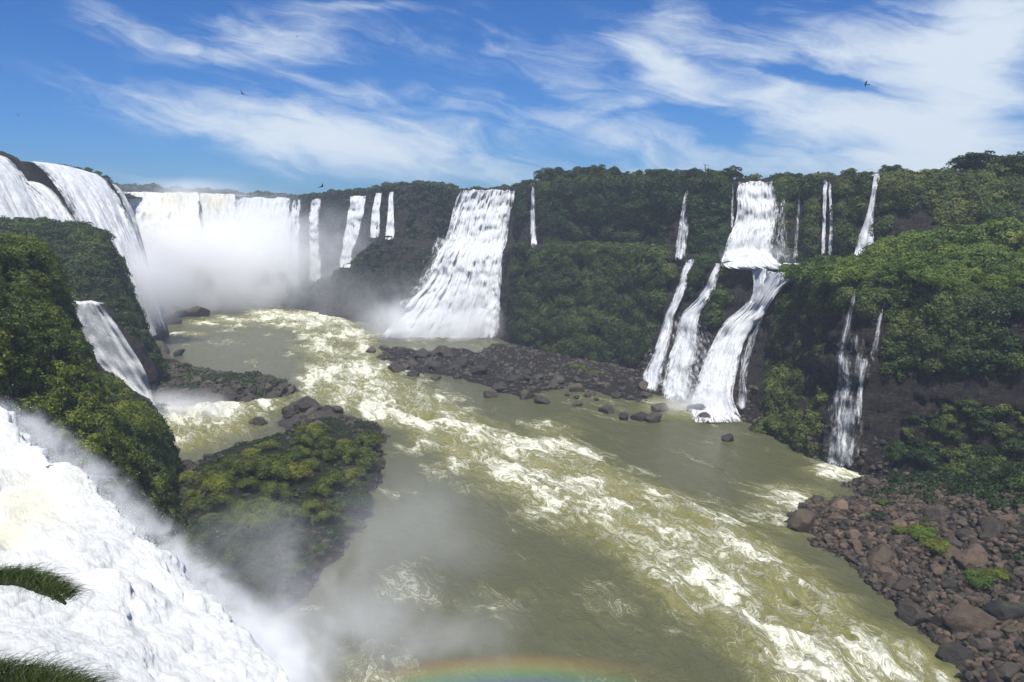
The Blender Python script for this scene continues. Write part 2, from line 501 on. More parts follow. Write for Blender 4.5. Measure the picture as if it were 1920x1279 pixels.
# ---- near left bank with the side gully
LC = [  # each column from the water up to the back, near -> far
    [(600, 1460), (480, 1400, 66), (350, 1300, 67), (240, 1210, 68), (140, 1100, 69), (60, 980, 70), (-20, 860, 71), (-120, 740, 71), (-250, 600, 72), (-500, 480, 72)],
    [(480, 1240), (400, 1180, 80), (310, 1090, 78), (225, 1000, 76), (150, 900, 74), (70, 800, 72), (0, 700, 70), (-80, 600, 68), (-170, 520, 66), (-400, 440, 64)],
    [(360, 1080), (325, 1000, 102), (290, 910, 100), (235, 825, 97), (180, 760, 94), (120, 690, 90), (60, 610, 87), (0, 540, 84), (-90, 470, 82), (-300, 425, 80)],
    [(330, 960), (318, 905, 124), (305, 850, 122), (272, 790, 119), (205, 745, 116), (155, 700, 113), (115, 630, 109), (75, 560, 104), (30, 480, 99), (-200, 420, 95)],
    [(322, 905), (316, 870, 140), (306, 820, 138), (284, 785, 136), (212, 738, 134), (162, 698, 132), (132, 640, 129), (112, 570, 125), (72, 470, 118), (-150, 410, 112)],
    [(312, 850), (300, 830, 160), (285, 800, 160), (235, 775, 160), (190, 745, 160), (160, 700, 160), (135, 650, 158), (110, 600, 155), (40, 540, 150), (-200, 470, 145)],
    [(300, 800), (288, 775, 184), (272, 735, 184), (245, 690, 185), (212, 640, 186), (180, 605, 187), (150, 580, 188), (100, 572, 190), (30, 562, 192), (-200, 530, 192)],
    [(300, 765), (294, 745, 198), (285, 705, 199), (262, 640, 200), (240, 600, 202), (215, 560, 203), (196, 530, 205), (150, 500, 206), (80, 480, 208), (-200, 450, 210)],
    [(305, 728), (298, 708, 214), (290, 680, 215), (266, 630, 216), (244, 585, 218), (231, 545, 220), (218, 500, 222), (190, 442, 224), (95, 424, 228), (-200, 400, 232)],
    [(292, 690), (284, 672, 240), (274, 650, 242), (256, 610, 244), (240, 575, 246), (226, 540, 248), (210, 495, 250), (185, 450, 252), (90, 432, 254), (-200, 405, 256)],
    [(270, 655), (262, 640, 265), (250, 620, 266), (236, 590, 267), (222, 560, 268), (205, 530, 269), (190, 500, 270), (160, 470, 270), (60, 450, 270), (-200, 430, 270)],
]
cols = []
for c in LC:
    b = W(*c[0])
    cols.append([b - [0, 0, 4], b] + [PD(*q) for q in c[1:]])
Lc = catmull(np.array(cols), 420)
LV, Lt = lin(Lc, [4, 12, 14, 16, 16, 14, 14, 14, 18, 14])
sL = _sgn(LV[:, 5:120])
LV2, LN = displace(LV, sL, .9, 23, big=1.9)
lx, ly = project(LV2)
vl = np.clip(.9 + .9 * fbm(LV2, 8, 3, 5), 0, 1)
vl *= 1 - .8 * box(lx, ly, 190, 300, 690, 760, 10)
vl *= 1 - .9 * np.clip(box(lx, ly, 160, 300, 575, 790, 8) * (LV2[..., 1] > 165) * (LV2[..., 1] < 197), 0, 1)
vl *= 1 - .6 * box(lx, ly, 255, 330, 640, 760, 14)
left = add_surface('cliff', LV2, CLIFF, {'veg': vl.ravel()}, flip=sL < 0)
tag(left, 'steep mossy river bank beside the big near cascade', 'cliff', kind='structure')


# ---- low ground: island, islets, rocky bars, boulder shore
def poly_sdist(P, poly):
    """signed distance (inside +) of P (...,2) to polygon"""
    x, y = P[..., 0], P[..., 1]
    d = np.full(x.shape, 1e9); ins = np.zeros(x.shape, bool)
    k = len(poly)
    for i in range(k):
        a, b = poly[i], poly[(i + 1) % k]
        e = b - a; w = np.stack([x - a[0], y - a[1]], -1)
        t = np.clip((w @ e) / (e @ e + 1e-9), 0, 1)
        q = w - t[..., None] * e
        d = np.minimum(d, np.sqrt((q ** 2).sum(-1)))
        c = ((a[1] <= y) != (b[1] <= y)) & (x < (b[0] - a[0]) * (y - a[1]) / (b[1] - a[1] + 1e-12) + a[0])
        ins ^= c
    return np.where(ins, d, -d)


def mound(name, pix, hfun, cell, mat, label, cat='ground', rough=.8, vegf=None, seed=1):
    poly = np.array([W(*p)[:2] for p in pix])
    lo = poly.min(0) - 4; hi = poly.max(0) + 4
    nx = int((hi[0] - lo[0]) / cell) + 2; ny = int((hi[1] - lo[1]) / cell) + 2
    X, Y = np.meshgrid(np.linspace(lo[0], hi[0], nx), np.linspace(lo[1], hi[1], ny), indexing='ij')
    P = np.stack([X, Y], -1)
    sd = poly_sdist(P, poly)
    P3 = np.stack([X, Y, np.zeros_like(X)], -1)
    sd = sd + 2.2 * fbm(P3, 7, 3, seed)
    h = np.where(sd > 0, hfun(sd, X, Y), sd * .6 - .1)
    h = h + (sd > -1) * rough * (fbm(P3, 3.0, 4, seed + 3, ridged=True) * .6 + fbm(P3, 9, 2, seed + 6))
    h = np.where(sd < -1, np.minimum(h, -0.5), h)
    V = np.stack([X, Y, h], -1)
    veg = vegf(V, sd) if vegf else np.zeros_like(h)
    o = add_surface(name, V, mat, {'veg': veg.ravel()})
    tag(o, label, cat, kind='structure')
    return V, sd, veg


isl_pix = [(325, 890), (420, 862), (520, 830), (560, 806), (640, 800), (712, 806), (716, 850), (705, 905), (690, 960), (640, 1030), (590, 1090), (520, 1150), (430, 1190), (350, 1180), (300, 1100), (290, 980)]
IV, Isd, Iveg = mound('ground', isl_pix, lambda d, X, Y: 5.0 * (1 - np.exp(-d / 6.0)) + .03 * d, .6, SOIL,
                      'low bushy island of rubble beside the near cascade', vegf=lambda V, sd: np.clip(sd / 4, 0, 1) * .6)
nub_pix = [(520, 800), (535, 768), (560, 755), (600, 758), (640, 772), (670, 790), (700, 800), (650, 812), (580, 812)]
mound('ground', nub_pix, lambda d, X, Y: 2.0 * (1 - np.exp(-d / 2.0)), .5, ROCK, 'wet black reef at the upstream tip of the bushy island', rough=1.0, seed=14)
pen_pix = [(285, 760), (290, 700), (330, 690), (400, 705), (470, 712), (530, 722), (552, 738), (520, 748), (440, 758), (370, 765)]
PV, Psd, Pveg = mound('ground', pen_pix, lambda d, X, Y: 3.6 * (1 - np.exp(-d / 3.0)), .6, ROCK,
                      'rocky spit below the mossy hump', rough=1.1, seed=24)
bar_pix = [(700, 658), (745, 652), (800, 664), (840, 655), (900, 660), (930, 645), (1010, 655), (1080, 670), (1190, 690), (1240, 735), (1225, 762), (1150, 742), (1080, 722), (1030, 738), (985, 746), (925, 736), (905, 720), (860, 708), (800, 700), (745, 690), (715, 676)]
BV, Bsd, Bveg = mound('ground', bar_pix, lambda d, X, Y: .6 * (1 - np.exp(-d / 3.0)) + .03 * d * (X > 18), .55, SOIL,
                      'flat rubble bar at the foot of the jungle wall', rough=.7, seed=34)
shore_pix = [(1612, 902), (1560, 925), (1500, 950), (1478, 985), (1530, 1015), (1590, 1055), (1640, 1100), (1700, 1150), (1750, 1215), (1790, 1290), (1900, 1500), (2600, 1650), (3200, 1100), (2500, 930), (1800, 880), (1680, 860)]
SV, Ssd, Sveg = mound('shore', shore_pix, lambda d, X, Y: .16 * d + .006 * d * d * (d < 40) + 9.6 * (d >= 40), .6, SOIL,
                      'boulder beach at the foot of the nearest jungle wall', cat='shore', rough=1.0, seed=44,
                      vegf=lambda V, sd: np.clip(sd / 30 - .2, 0, .7))

# ------------------------------------------------------------------ ray casts on what stands there
bv, bf, off = [], [], 0
for V, F in SURF:
    bv.append(V); bf.append(F + off); off += len(V)
BVH = BVHTree.FromPolygons(np.concatenate(bv).tolist(), np.concatenate(bf).tolist())
ORI = Vector((0, 0, CAMZ))


def cast(x, y):
    r = ray(x, y); n = np.linalg.norm(r)
    hit, nor, _, d = BVH.ray_cast(ORI, Vector(r / n))
    if hit is None:
        if r[2] < -1e-3:
            q = W(x, y); return q, np.array([0, 0, 1.]), np.linalg.norm(q - [0, 0, CAMZ])
        return None, None, None
    if hit.z < 0:
        q = W(x, y); return q, np.array([0, 0, 1.]), np.linalg.norm(q - [0, 0, CAMZ])
    return np.array(hit), np.array(nor), d


def drop(X, Y):
    hit, nor, _, d = BVH.ray_cast(Vector((X, Y, 200)), Vector((0, 0, -1)))
    return (np.array(hit), np.array(nor)) if hit is not None else (None, None)


# ------------------------------------------------------------------ river
nr, nc = 760, 1000
Dr = 26 * (440 / 26.0) ** (np.linspace(0, 1, nr))
Az = np.radians(np.linspace(-52, 52, nc))
RX = Dr[:, None] * np.tan(Az)[None, :]
RY = np.broadcast_to(Dr[:, None], RX.shape)
# main current
cur = [((455, 572), 14), ((600, 606), 22), ((640, 650), 19), ((668, 700), 20), ((760, 765), 17), ((900, 830), 17), ((1040, 900), 17),
       ((1180, 975), 17), ((1330, 1060), 16), ((1480, 1160), 15), ((1600, 1260), 14.5), ((1750, 1420), 15), ((1950, 1700), 16)]
cp = np.array([list(W(*c[0])[:2]) + [c[1]] for c in cur])
cc = catmull(cp, 260)
seg = np.sqrt((np.diff(cc[:, :2], axis=0) ** 2).sum(1)); cs = np.concatenate([[0], np.cumsum(seg)])
tang = unit(np.gradient(cc[:, :2], axis=0))
flatP = np.stack([RX.ravel(), RY.ravel()], 1)
fs = np.zeros(len(flatP)); fd = np.zeros(len(flatP)); fw = np.zeros(len(flatP))
for a in range(0, len(flatP), 40000):
    q = flatP[a:a + 40000]
    dd = ((q[:, None, :] - cc[None, :, :2]) ** 2).sum(-1)
    i = dd.argmin(1)
    w = q - cc[i, :2]
    fs[a:a + 40000] = cs[i] + (w * tang[i]).sum(1)
    fd[a:a + 40000] = tang[i][:, 0] * w[:, 1] - tang[i][:, 1] * w[:, 0]
    fw[a:a + 40000] = cc[i, 2]
P3 = np.stack([flatP[:, 0], flatP[:, 1], np.zeros(len(flatP))], 1)
edge = fw * (1 + .28 * fbm(P3, 16, 3, 71))
inten = 1 - np.clip((np.abs(fd) - edge * .30) / (edge * .85), 0, 1)
inten = inten * inten * (3 - 2 * inten)
rpx, rpy = project(P3)
def spot(x, y, rx, ry, amp):
    c = W(x, y); 
    return amp * np.exp(-(((flatP[:, 0] - c[0]) / rx) ** 2 + ((flatP[:, 1] - c[1]) / ry) ** 2))
extra = (spot(330, 800, 14, 24, 1.25) + spot(380, 790, 20, 20, .7) + spot(820, 632, 26, 8, .9) + spot(350, 628, 14, 8, .75) + spot(385, 605, 16, 14, .5)
         + spot(1330, 775, 16, 7, 1.25) + spot(1270, 755, 10, 6, .8) + spot(1050, 800, 8, 12, .55) + spot(1560, 885, 6, 4, .8)
         + spot(500, 600, 30, 26, .6) + spot(1490, 930, 8, 8, .55) + spot(600, 740, 14, 14, .45)
         + spot(1000, 1130, 10, 12, .10) + spot(1180, 1180, 12, 8, .14) + spot(480, 1260, 10, 8, .5)
         + spot(1500, 1000, 14, 10, .35) + spot(400, 560, 60, 25, .9))
inten = np.clip(inten * (1 - .25 * np.clip(fbm(P3, 14, 2, 91) * 2, 0, 1)) + extra, 0, 1.3)
# waves stretched along the current
fl = np.stack([fs, fd, np.zeros_like(fs)], 1)
warp = np.stack([fbm(fl, 9, 2, 61), fbm(fl, 9, 2, 62), np.zeros_like(fs)], 1)
q = fl * np.array([.5, 1.0, 1.0]) + warp * 2.6
wav = fbm(q, 5.0, 3, 51, ridged=True) * .55 + fbm(q, 1.7, 3, 52, ridged=True) * .22
chop = fbm(fl * np.array([.6, 1, 1]), 2.0, 3, 53)
rz = inten * wav * 1.9 + inten * np.clip(chop, 0, 1) * .5 + chop * .12 + inten * .25
crest = np.clip(wav, -1, 1)
RV = np.stack([flatP[:, 0], flatP[:, 1], rz], 1)

m_river, t, out = mat_new('silty_river_water')
fa = t.attr('flow', 'Vector'); s_, d_, it = t.sep(fa)
cr = t.attr('crest')
fv = t.comb(t.math('MULTIPLY', s_, .46), d_, 0.0)
wv = t.new('ShaderNodeTexNoise'); wv.inputs['Scale'].default_value = .24; wv.inputs['Detail'].default_value = 3
t.l.new(fv, wv.inputs['Vector'])
wd = t.vmul(t.vadd(wv.outputs['Color'], (-.5, -.5, -.5)), (7, 7, 0))
fvw = t.vadd(fv, wd)
def ridge(vec, scale, detail, rough, p):
    n = t.noise(vec, scale, detail, rough, .35)
    r = t.math('ABSOLUTE', t.math('SUBTRACT', t.math('MULTIPLY', n, 2.0), 1.0))
    return t.math('POWER', t.math('SUBTRACT', 1.0, r), p)
r1 = ridge(fvw, .26, 8, .66, 9)
r2 = ridge(fvw, .75, 8, .66, 7)
r4 = ridge(t.vmul(fvw, (1.6, 1, 1)), 1.9, 5, .6, 4)
r3 = ridge(t.vadd(fvw, (31, 12, 0)), .12, 8, .65, 12)
patch = t.noise(fvw, .09, 5, .6)
lace = t.math('MAXIMUM', t.math('MAXIMUM', t.math('MAXIMUM', r1, t.math('MULTIPLY', r4, .68)), t.math('MULTIPLY', r2, .85)), t.math('MULTIPLY', r3, 1.0))
# thinner streaks in calm water
calm = t.math('MULTIPLY', t.smooth(patch, .50, .64), .38)
drive = t.math('ADD', t.math('MULTIPLY', it, .52), calm)
drive = t.math('ADD', drive, t.math('MULTIPLY', t.math('MULTIPLY', t.math('SUBTRACT', patch, .48), it), 1.5))
drive = t.math('ADD', drive, t.math('MULTIPLY', cr, .17))
solid = t.math('MULTIPLY', t.smooth(drive, 1.35, 2.3), .8)
drive = t.math('MINIMUM', drive, .80)
foam = t.smooth(t.math('ADD', t.math('MULTIPLY', lace, .82), drive), .98, 1.46)
foam = t.math('MAXIMUM', foam, solid)
mil = t.smooth(t.math('ADD', it, t.math('MULTIPLY', t.math('SUBTRACT', patch, .5), 1.2)), .1, 1.0)
silt = t.noise(fvw, .2, 3, .5)
cbase = t.mix(mil, C4((.092, .094, .046)), C4((.165, .160, .046)))
cbase = t.mix(t.math('MULTIPLY', t.smooth(silt, .5, .7), mil), cbase, C4((.22, .20, .070)))
milky = t.smooth(t.math('ADD', t.math('MULTIPLY', lace, .6), drive), .55, 1.15)
cbase = t.mix(t.math('MULTIPLY', milky, .42), cbase, C4((.34, .33, .15)))
c = t.mix(foam, cbase, C4((.78, .77, .60)))
ripple = t.math('ADD', t.noise(fvw, 1.1, 6, .65), t.math('MULTIPLY', t.noise(t.vmul(fv, (2, 1, 1)), 3.0, 4, .6), .35))
b = t.bump(t.math('ADD', ripple, t.math('MULTIPLY', foam, .6)), .75, .55)
ro = t.math('ADD', .20, t.math('MULTIPLY', foam, .6))
bs = t.new('ShaderNodeBsdfPrincipled', {'Base Color': c, 'Roughness': ro, 'Normal': b, 'IOR': 1.33})
t.l.new(bs.outputs[0], out.inputs[0])
RM = make_mesh('river', RV, grid_faces(nr, nc)[:, ::-1], m_river, True, {'flow': np.stack([fs, fd, inten], 1), 'crest': crest})
river = link('river', RM)
tag(river, 'silty green river with white rapids running down the gorge', 'river', kind='structure')

# ------------------------------------------------------------------ leaves
def leafcloud(cen, rad, up, size, per, seed, flat=.75, tint=None, rag=.35, jitter=.75):
    """quads scattered over many ragged lumps.  cen (n,3) rad (n,) up (n,3); per = leaves per square metre of lump"""
    g = np.random.default_rng(seed)
    cnt = np.maximum(6, (per * rad ** 2)).astype(int)
    idx = np.repeat(np.arange(len(cen)), cnt); n = len(idx)
    d = unit(g.normal(size=(n, 3)))
    u = unit(up)[idx]
    dot = (d * u).sum(1)
    d = np.where((dot < -.25)[:, None], d - 2 * dot[:, None] * u, d)
    r = rad[idx]
    lump = vnoise(d * 2.3 + cen[idx] * 3.7, seed)
    rr = r * (1 + rag * lump) * (1 - .22 * g.random(n) ** 2)
    off = d * rr[:, None]
    hz = (off * u).sum(1)
    off -= u * (hz * (1 - flat))[:, None]
    c = cen[idx] + off
    nn = unit(d + jitter * g.normal(size=(n, 3)) * .5)
    a = unit(np.cross(nn, g.normal(size=(n, 3)))); b = np.cross(nn, a)
    s = size * (.6 + .8 * g.random(n))
    a *= s[:, None]; b *= (s * .62)[:, None]
    V = np.stack([c + a, c + b, c - a, c - b], 1).reshape(-1, 3)
    tt = (g.random(len(cen)) if tint is None else tint)[idx] * .65 + g.random(n) * .35
    F = np.arange(4 * n).reshape(-1, 4)
    return V, F, np.repeat(tt, 4)


def scatter(V, prob, count, seed):
    g = np.random.default_rng(seed)
    a = V[1:, :-1] - V[:-1, :-1]; b = V[:-1, 1:] - V[:-1, :-1]
    cr_ = np.cross(a, b); area = np.linalg.norm(cr_, axis=-1)
    p = area * prob[:-1, :-1]; p = p / p.sum()
    i = g.choice(p.size, size=count, p=p.ravel())
    ii, jj = np.unravel_index(i, p.shape)
    u, w = g.random(count)[:, None], g.random(count)[:, None]
    P = V[ii, jj] + a[ii, jj] * u + b[ii, jj] * w
    N = unit(cr_[ii, jj])
    return P, N, ii, jj


def cover(name, V, prob, sgn, count, rlo, rhi, size, per, mat, label, seed, upmix=.5, sink=.3, cat='undergrowth', screen=None):
    prob = prob * 1.0
    x, y = project(V)
    vis = (x > -140) & (x < 2060) & (y < 1400)
    prob = np.where(vis, prob, prob * .03)
    P, N, ii, jj = scatter(V, prob, count, seed)
    N = N * sgn
    up = unit(N * (1 - upmix) + np.array([0, 0, 1.]) * upmix)
    g = np.random.default_rng(seed + 5)
    r = rlo + (rhi - rlo) * g.random(count) ** 1.8
    tint = np.clip(.5 + .5 * fbm(P, 7, 2, seed) + .2 * g.normal(size=count), 0, 1)
    P = P + N * (r * (.3 - sink))[:, None]
    LVv, LF, lt = leafcloud(P, r, up, size, per, seed, tint=tint)
    o = link(name, make_mesh(name, LVv, LF, mat, False, {'tint': lt}))
    tag(o, label, cat, kind='stuff')
    return o


lowm = ((tE > .6) & (tE <= 3.2)); up_m = ((tE >= 5) & (tE < 6.95))
cover('undergrowth', EV2, ve * lowm * (px < 1435) * (px > 900), sE, 3000, .8, 3.4, .27, 72, LEAF_DARK,
      'dark green jungle hanging on the lower wall between the tall white fall and the cascades', 101)
cover('undergrowth', EV2, ve * lowm * (px >= 1435), sE, 3000, .6, 1.9, .22, 100, LEAF_DARK,
      'jungle hanging over the nearest wall around the thin veil falls', 102)
cover('undergrowth', EV2, ve * up_m * (px > 975) * (px < 1420), sE, 1500, 1.0, 4.2, .30, 58, LEAF_DARK,
      'jungle on the upper wall from the thin fall to the wide white fall', 103)
cover('undergrowth', EV2, ve * up_m * (px >= 1420), sE, 1600, .8, 3.2, .26, 70, LEAF_DARK,
      'jungle fringe on the upper wall beyond the wide white fall', 104)
cover('undergrowth', EV2, ve * ((tE > 2.7) & (tE < 5.1)), sE, 2400, .5, 1.3, .22, 80, LEAF_BRIGHT,
      'bright low scrub covering the terrace between the two steps of the falls', 105, upmix=.9)
cover('undergrowth', EV2, np.clip(ve + .2, 0, 1) * ((tE > 6.85) & (tE < 8.2)) * (px > 535), sE, 1500, .9, 2.4, .45, 26, LEAF_DARK,
      'tree tops along the rim of the upper plateau', 106, upmix=.9)
cover('undergrowth', EV2, ve * ((tE > .8) & (tE < 7)) * (px < 930), sE, 1500, .8, 1.8, .5, 22, LEAF_FAR,
      'thin green growth on the misty wall past the tall white fall', 107)
nearm = np.clip(vl, 0, 1) * (np.broadcast_to(Lt[None], lx.shape) > .9)
Ly = LV2[..., 1]
cover('undergrowth', LV2, nearm * (Ly < 128), sL, 4200, .4, 1.6, .14, 210, LEAF_NEAR,
      'sunlit mossy bushes covering the near bank above the big cascade', 108, upmix=.6)
cover('undergrowth', LV2, nearm * (Ly >= 128) * (Ly < 175), sL, 1500, .5, 1.8, .26, 70, LEAF_DARK,
      'dark bushes on the bank beside the side fall', 109, upmix=.6)
cover('undergrowth', LV2, nearm * (Ly >= 175), sL, 2600, .8, 2.6, .28, 64, LEAF_DARK,
      'green crown of the hump behind the side fall', 110, upmix=.6)
cover('undergrowth', IV, np.clip(Isd / 5, 0, 1) * (.25 + (fbm(IV, 6, 2, 8) > 0)), 1, 600, .3, .9, .20, 90, LEAF_DARK,
      'low scrub between the bushes of the island', 111, upmix=1)
cover('undergrowth', PV, np.clip(Psd / 5, 0, 1) * (fbm(PV, 8, 2, 8) > -.1), 1, 260, .5, 1.4, .30, 40, LEAF_DARK,
      'moss and scrub on the rocky spit below the hump', 112, upmix=1)
sx, sy = project(SV)
up_sh = np.clip((930 - sy + (sx - 1650) * .18) / 60, 0, 1) * (Ssd > 6)
cover('undergrowth', SV, up_sh + .02 * (Ssd > 4) * (fbm(SV, 10, 2, 9) > .25), 1, 1500, .5, 1.7, .22, 80, LEAF_DARK,
      'scrub on the slope above the boulder beach', 113, upmix=1)

# ------------------------------------------------------------------ individual bushes and trees
def tube(P, R, k=7):
    P = np.asarray(P, float); n = len(P)
    T = unit(np.gradient(P, axis=0))
    ref = np.array([.3, .9, .1]); A = unit(np.cross(T, ref)); B = np.cross(T, A)
    an = np.linspace(0, 2 * pi, k, endpoint=False)
    V = P[:, None] + (A[:, None] * np.cos(an)[None, :, None] + B[:, None] * np.sin(an)[None, :, None]) * np.asarray(R)[:, None, None]
    F = []
    for i in range(n - 1):
        for j in range(k):
            F.append([i * k + j, i * k + (j + 1) % k, (i + 1) * k + (j + 1) % k, (i + 1) * k + j])
    return V.reshape(-1, 3), np.array(F)


m_bark, t, out = mat_new('bark')
nb = t.noise(t.new('ShaderNodeTexCoord').outputs['Object'], 6, 6)
bs = t.new('ShaderNodeBsdfPrincipled', {'Base Color': t.ramp(nb, [(.3, (.03, .024, .018)), (.7, (.09, .07, .055))]), 'Roughness': .85})
t.l.new(bs.outputs[0], out.inputs[0])


def cat_meshes(parts):
    Vs, Fs, ts, o = [], [], [], 0
    for V, F, tt in parts:
        Vs.append(V); Fs.append(F + o); ts.append(tt); o += len(V)
    return np.concatenate(Vs), np.concatenate(Fs), np.concatenate(ts)


def bush_meshes(kind, mat, seed, leaf, per):
    """unit-radius plant; returns crown mesh and trunk mesh"""
    g = np.random.default_rng(seed)
    tr = []
    if kind == 'bush':
        n = 11
        an = g.random(n) * 2 * pi; rr = np.sqrt(g.random(n)) * .72
        cen = np.stack([np.cos(an) * rr, np.sin(an) * rr, .30 + .42 * (1 - rr ** 2) + .1 * g.normal(size=n)], 1)
        rad = .34 + .16 * g.random(n)
        h = .3
    elif kind == 'tree':
        n = 15
        an = g.random(n) * 2 * pi; rr = np.sqrt(g.random(n)) * .75
        n = 22; an = g.random(n) * 2 * pi; rr = np.sqrt(g.random(n)) * .78
        cen = np.stack([np.cos(an) * rr, np.sin(an) * rr, .45 + 1.45 * (1 - rr ** 2) * (.15 + .85 * g.random(n))], 1)
        rad = .28 + .18 * g.random(n)
        h = 1.2
    else:  # umbrella tree
        n = 17
        an = g.random(n) * 2 * pi; rr = np.sqrt(g.random(n)) * 1.15
        cen = np.stack([np.cos(an) * rr, np.sin(an) * rr, 1.7 + .28 * (1 - rr ** 2) + .14 * g.normal(size=n)], 1)
        rad = .20 + .16 * g.random(n)
        h = 1.5
    up = unit(np.stack([cen[:, 0] * .6, cen[:, 1] * .6, np.full(n, 1.)], 1))
    tint = g.random(n)
    V, F, tt = leafcloud(cen, rad, up, leaf, per, seed, flat=.7 if kind != 'umbrella' else .5, tint=tint, rag=.5)
    crown = make_mesh(kind + '_crown', V, F, mat, False, {'tint': tt})
    base = np.array([[0, 0, -.35], [.02, .01, h * .4], [.05, -.02, h]])
    tr.append(tube(catmull(base, 8), np.linspace(.07, .045, 8)) + (np.zeros(56),))
    for k in range(7):
        c = cen[k % n]
        s = base[1] + (base[2] - base[1]) * g.random()
        P = catmull(np.array([s, (s + c) / 2 + g.normal(size=3) * .06, c]), 6)
        tr.append(tube(P, np.linspace(.03, .012, 6), 5) + (np.zeros(30),))
    V, F, tt = cat_meshes(tr)
    return crown, make_mesh(kind + '_trunk', V, F, m_bark, True)


PROTO = {}
for key, kind, mat, leaf, per, k in [('bush_bright', 'bush', LEAF_BRIGHT, .040, 2600, 4), ('bush_olive', 'bush', LEAF_OLIVE, .038, 2700, 4),
                                     ('bush_dark', 'bush', LEAF_DARK, .06, 1300, 3), ('tree_dark', 'tree', LEAF_DARK, .06, 1300, 4),
                                     ('umbrella', 'umbrella', LEAF_FAR, .065, 1100, 2)]:
    PROTO[key] = [bush_meshes(kind, mat, 500 + 13 * i + len(key), leaf, per) for i in range(k)]


def plant(key, name, pos, s, label, cat, group, sz=1.0, trunk=True):
    crown, tk = random.choice(PROTO[key])
    e = bpy.data.objects.new(name, None); COL.objects.link(e)
    e.location = pos; e.scale = (s, s, s * sz); e.rotation_euler = (0, 0, random.random() * 6.28)
    e.empty_display_size = .3
    link('crown', crown, e)
    if trunk: link('trunk', tk, e)
    tag(e, label, cat, group)
    return e


def in_poly(x, y, poly):
    ins = False
    for i in range(len(poly)):
        a, b = poly[i], poly[(i + 1) % len(poly)]
        if (a[1] > y) != (b[1] > y) and x < (b[0] - a[0]) * (y - a[1]) / (b[1] - a[1]) + a[0]: ins = not ins
    return ins


def poly_spots(poly, n, mind, need=None, tries=6000):
    xs = [p[0] for p in poly]; ys = [p[1] for p in poly]; got = []
    for _ in range(tries):
        if len(got) >= n: break
        x = random.uniform(min(xs), max(xs)); y = random.uniform(min(ys), max(ys))
        if not in_poly(x, y, poly): continue
        h, nn, d = cast(x, y)
        if h is None or h[2] < .15: continue
        if need and not need(h, nn): continue
        if any(np.linalg.norm(h - g[0]) < mind for g in got): continue
        got.append((h, nn, x, y))
    return got


# island bushes
for h, nn, x, y in poly_spots([(350, 900), (430, 875), (560, 815), (650, 808), (705, 820), (690, 880), (600, 960), (520, 1000), (380, 1000)], 44, 3.3):
    plant('bush_olive', 'bush', h - [0, 0, .3], random.uniform(1.7, 3.3), 'rounded olive bush in the sunlit thicket on the island', 'bush',
          'olive bushes on the sunny part of the island', sz=1.0)
for h, nn, x, y in poly_spots([(340, 985), (600, 960), (680, 900), (690, 950), (640, 1030), (570, 1100), (450, 1170), (350, 1120)], 30, 3.6):
    plant('bush_dark', 'bush', h - [0, 0, .3], random.uniform(1.6, 3.0), 'dull green bush in the spray on the near side of the island', 'bush',
          'dull bushes in the spray on the island', sz=.8)
# terrace domes
for h, nn, x, y in poly_spots([(1600, 520), (1660, 480), (1700, 470), (1930, 462), (1930, 560), (1700, 548), (1560, 545), (1470, 530)], 52, 4.6):
    plant('bush_bright', 'bush', h - [0, 0, .6], random.uniform(3.0, 5.2), 'rounded bright green bush on the terrace beyond the slim tall fall', 'bush',
          'rounded bright bushes on the terrace', sz=1.15)
for (x, y, D, s) in [(1720, 478, 176, 6.5), (1790, 470, 170, 7), (1860, 462, 166, 7.2), (1915, 448, 160, 7.5), (1680, 486, 184, 5), (1755, 492, 160, 6), (1840, 500, 150, 6), (1970, 450, 158, 7)]:
    p = PD(x, y, D); hh, _ = drop(p[0], p[1])
    if hh is None: continue
    plant('bush_bright', 'bush', hh - [0, 0, .5], s, 'great rounded bush swelling above the terrace in front of the dark upper wall', 'bush', 'great rounded bushes on the terrace', sz=1.0)
p, _, _ = cast(1572, 505)
plant('bush_dark', 'bush', p - [0, 0, .8], 4.6, 'dark round bush alone on the brink between the wide fall and slim tall fall', 'bush', None, sz=.9)
# scrub on the upper boulder slope
for h, nn, x, y in poly_spots([(1700, 800), (1780, 770), (1880, 770), (1925, 800), (1925, 930), (1840, 905), (1700, 880), (1665, 860)], 44, 2.2):
    plant('bush_dark', 'bush', h - [0, 0, .3], random.uniform(1.6, 3.2), 'leafy green bush at the foot of the nearest wall above the boulders', 'bush', 'bushes at the foot of the nearest wall')
for (x, y, s, lb) in [(1725, 1010, 2.6, 'yellow green bush amid the boulders, farther up the beach'), (1760, 1030, 2.2, 'low bush just below the yellow green bush on the boulder beach'),
                      (1690, 1000, 1.7, 'small bush beside the upper bush on the boulder beach'),
                      (1835, 1095, 2.4, 'bright bush amid the boulders near the water edge of the beach'), (1868, 1080, 1.7, 'small dark bush touching the bright bush by the lower boulders'),
                      (1650, 945, 1.5, 'tiny bush among the reddish rocks at the head of the beach'), (1745, 985, 1.4, 'little bush uphill of the yellow green bush among the boulders')]:
    h, nn, d = cast(x, y)
    plant('bush_bright' if s > 2.3 else 'bush_olive', 'bush', h - [0, 0, .3], s, lb, 'bush', None, sz=.75)
# moss-topped knoll on the rubble bar
for (x, y, s, lb) in [(1085, 690, 3.6, 'flat green bush on the knoll of the rubble bar'), (1110, 700, 3.0, 'smaller green bush in front of the knoll on the rubble bar'),
                      (905, 695, 2.8, 'dark green bush on the tip of the rocky bar'), (870, 680, 2.4, 'green bush behind the tip of the rocky bar')]:
    h, nn, d = cast(x, y)
    plant('bush_olive', 'bush', h - [0, 0, .6], s, lb, 'bush', None, sz=.45)
